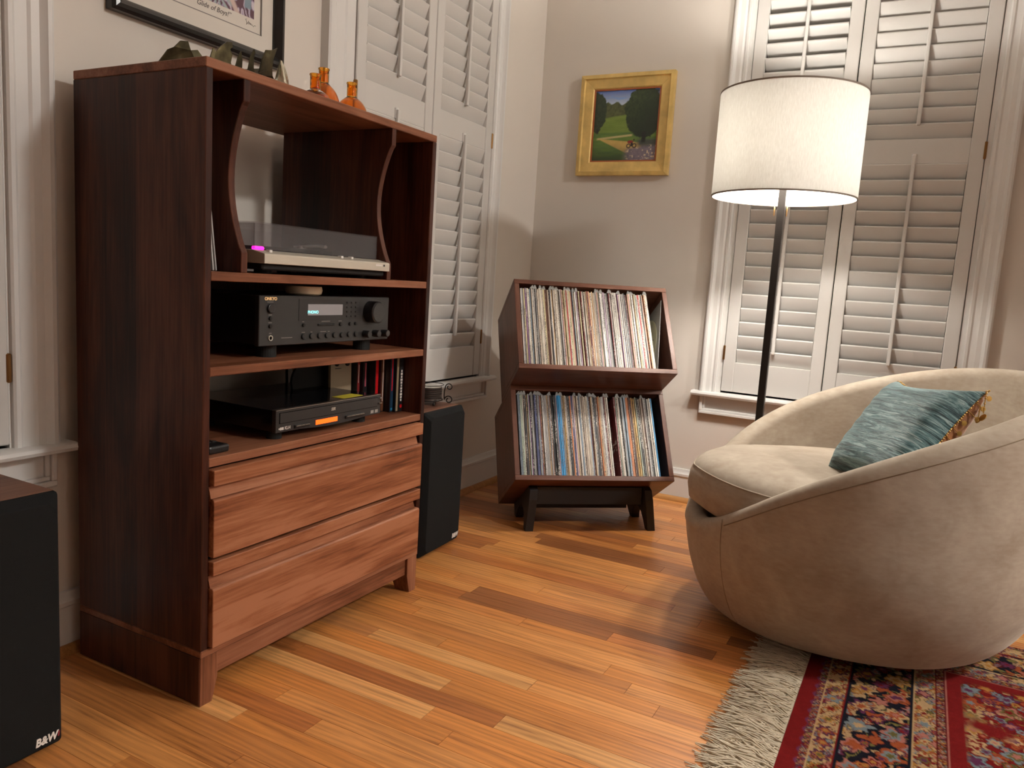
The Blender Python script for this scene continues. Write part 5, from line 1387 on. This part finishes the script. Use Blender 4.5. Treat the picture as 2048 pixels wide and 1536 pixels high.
def floral(C, a, b, mask, pa, pb, seed, density=1.0, ground=None):
    """staggered rosettes with ringed petals, small filler blossoms and curling stems"""
    n1_ = vnoise(a / pa * 2.2, b / pb * 2.2, seed, 2); ed = np.abs(n1_ - 0.5)
    C = lay(C, mask * step(0.022 - ed, 0.012), OLIVE * 1.4)
    n2_ = vnoise(a / pa * 4.0 + 7, b / pb * 4.0, seed + 1, 1)
    C = lay(C, mask * step(n2_ - 0.74, 0.03), RUST); C = lay(C, mask * step(0.20 - n2_, 0.03), CREAM * 0.9)
    for q, (sc, oa, ob) in enumerate(((1.0, 0.0, 0.0), (0.62, 0.5, 0.5), (0.40, 0.25, 0.75), (0.40, 0.75, 0.25))):
        r, th, idn = motif(a + oa * pa, b + ob * pb, pa, pb, seed + q * 5)
        R0 = min(pa, pb) * 0.46 * sc
        npet = 5 + (idn * 3).astype(int)
        pet = R0 * (0.80 + 0.20 * np.cos(npet * th + idn * 6))
        on = mask * (idn < density)
        h1 = HUES[(idn * 8).astype(int) % 8]; h2 = HUES[(idn * 53).astype(int) % 8]; h3 = HUES[(idn * 197).astype(int) % 8]
        C = lay(C, on * step(pet + 0.0016 - r, 0.002), NAVY if q % 2 == 0 else DRED)
        C = lay(C, on * step(pet - r, 0.002), h1); C = lay(C, on * step(pet * 0.66 - r, 0.002), h2); C = lay(C, on * step(pet * 0.36 - r, 0.002), h3)
    return C
C = np.ones((*X.shape, 3)) * RED
d = np.minimum(u, v + 0.032)                   # no plain red band along the far selvedge
alt = np.where(u < v + 0.032, v, u)            # coordinate running along the border
band = lambda a, b: ((d >= a) & (d < b)).astype(float)
purple = band(0.030 + 0.004, 0.050)
C = lay(C, step(d - (0.033 + 0.004 * np.sin(alt * 150)), 0.003) * (d < 0.052), PLUM * 1.3); C = floral(C, alt, d, purple, 0.022, 0.018, 3)
C = lay(C, band(0.050, 0.097), CREAM); C = floral(C, alt, d - 0.050, band(0.052, 0.095), 0.050, 0.0445, 11, 0.9)
C = lay(C, band(0.0935, 0.0985), RED)
C = lay(C, band(0.0985, 0.230), NAVY); C = floral(C, alt + wob * 2, d - 0.0985 + wob2 * 2, band(0.102, 0.227), 0.088, 0.066, 23); 
C = lay(C, band(0.229, 0.233), NAVY); C = lay(C, band(0.233, 0.279), CREAM); C = floral(C, alt, d - 0.233, band(0.235, 0.277), 0.050, 0.044, 31, 0.9)
C = lay(C, band(0.278, 0.2985), DRED); C = floral(C, alt, d - 0.278, band(0.281, 0.296), 0.020, 0.020, 43)
C = lay(C, band(0.2985, 0.302), PINK)
field = (d >= 0.302).astype(float)
spray = field * step(vnoise(u * 7 + 0.5, v * 6, 77, 2) - 0.42, 0.06) * step(d - 0.335, 0.01)
C = floral(C, Xw, Yw, spray, 0.075, 0.065, 57)
C = C * 0.74 * (0.88 + 0.22 * vnoise(X * 130, Y * 130, 19, 2))[..., None]
edge_w = 0.004 * np.sin(X * 23) * (v < 0.002)
Zr = 0.0095 + 0.0008 * vnoise(X * 20, Y * 20, 6, 2)
P3 = np.stack([X, Y + edge_w, Zr], -1)
m, nt, b = nm('wool_pile')
at = nt.nodes.new('ShaderNodeVertexColor'); at.layer_name = 'paint'
tc = nt.nodes.new('ShaderNodeTexCoord'); n1 = node(nt, 'ShaderNodeTexNoise', i_Scale=420.0, i_Detail=2.0); nt.links.new(tc.outputs['Object'], n1.inputs['Vector'])
bp = node(nt, 'ShaderNodeBump', i_Strength=0.5, i_Distance=0.003); nt.links.new(n1.outputs['Fac'], bp.inputs['Height']); nt.links.new(bp.outputs[0], b.inputs['Normal'])
nt.links.new(at.outputs[0], b.inputs['Base Color']); b.inputs['Roughness'].default_value = 0.95; b.inputs['Specular IOR Level'].default_value = 0.1
painted_grid('pile', P3, C, m, rug)
G().box(RX0 + 0.0005, xs[-1], ys[-1], RY1 - 0.003, 0.0008, 0.009).out('foundation', flat('rug_edge', (0.09, 0.012, 0.012), 0.95), rug)
M['fringe'] = flat('cream_cotton_fringe', (0.62, 0.53, 0.40), 0.9, noise=0.12, nscale=40)
g = G()
g.add([(RX0 - 0.022, RY1 - 0.36, 0.006), (RX0 + 0.001, RY1 - 0.36, 0.009), (RX0 + 0.001, -3.2, 0.009), (RX0 - 0.022, -3.2, 0.006)], [(0, 1, 2, 3)])
g.out('woven_end', M['fringe'], rug)
g = G()
for k in range(1500):
    yk = RY1 - 0.365 - 1.05 * random.random()
    ln = random.uniform(0.075, 0.128); dy = random.gauss(0, 0.034) + 0.012; z0 = random.uniform(0.003, 0.010)
    x0_ = RX0 - random.uniform(0.0, 0.030)
    wv_ = random.uniform(-0.016, 0.016); hp = random.uniform(0.002, 0.012)
    pts = [(x0_ - ln * t, yk + dy * t + wv_ * math.sin(math.pi * t * 1.6), max(0.0022, z0 + hp * math.sin(math.pi * t) * (1 - t) - 0.004 * t)) for t in (0, 0.25, 0.5, 0.75, 1.0)]
    g.tube(pts, [0.0019, 0.0018, 0.0017, 0.0017, 0.0011], 4, caps=False)
g.out('fringe', M['fringe'], rug, smooth=True, kind='stuff')

# ------------------------------------------------------------------ ceiling light of the room, out of frame to the right
cl = thing('ceiling_light', 'round frosted ceiling light in the middle of the room', 'light', (4.00, -1.50, ROOM_Z - 0.12))
G().lathe([(0, ROOM_Z - 0.02), (0.19, ROOM_Z - 0.02), (0.19, ROOM_Z), (0, ROOM_Z)], 40, (4.00, -1.50, 0)).out('canopy', M['chrome'], cl, smooth=40)
G().lathe([(0, ROOM_Z - 0.12), (0.08, ROOM_Z - 0.112), (0.14, ROOM_Z - 0.085), (0.17, ROOM_Z - 0.045), (0.178, ROOM_Z - 0.02)], 40, (4.00, -1.50, 0)).out('glass_dome', flat('lit_frosted_glass', (0.9, 0.88, 0.84), 0.5, emit=(1.0, 0.98, 0.93), es=CEILING_GLOW), cl, smooth=True)
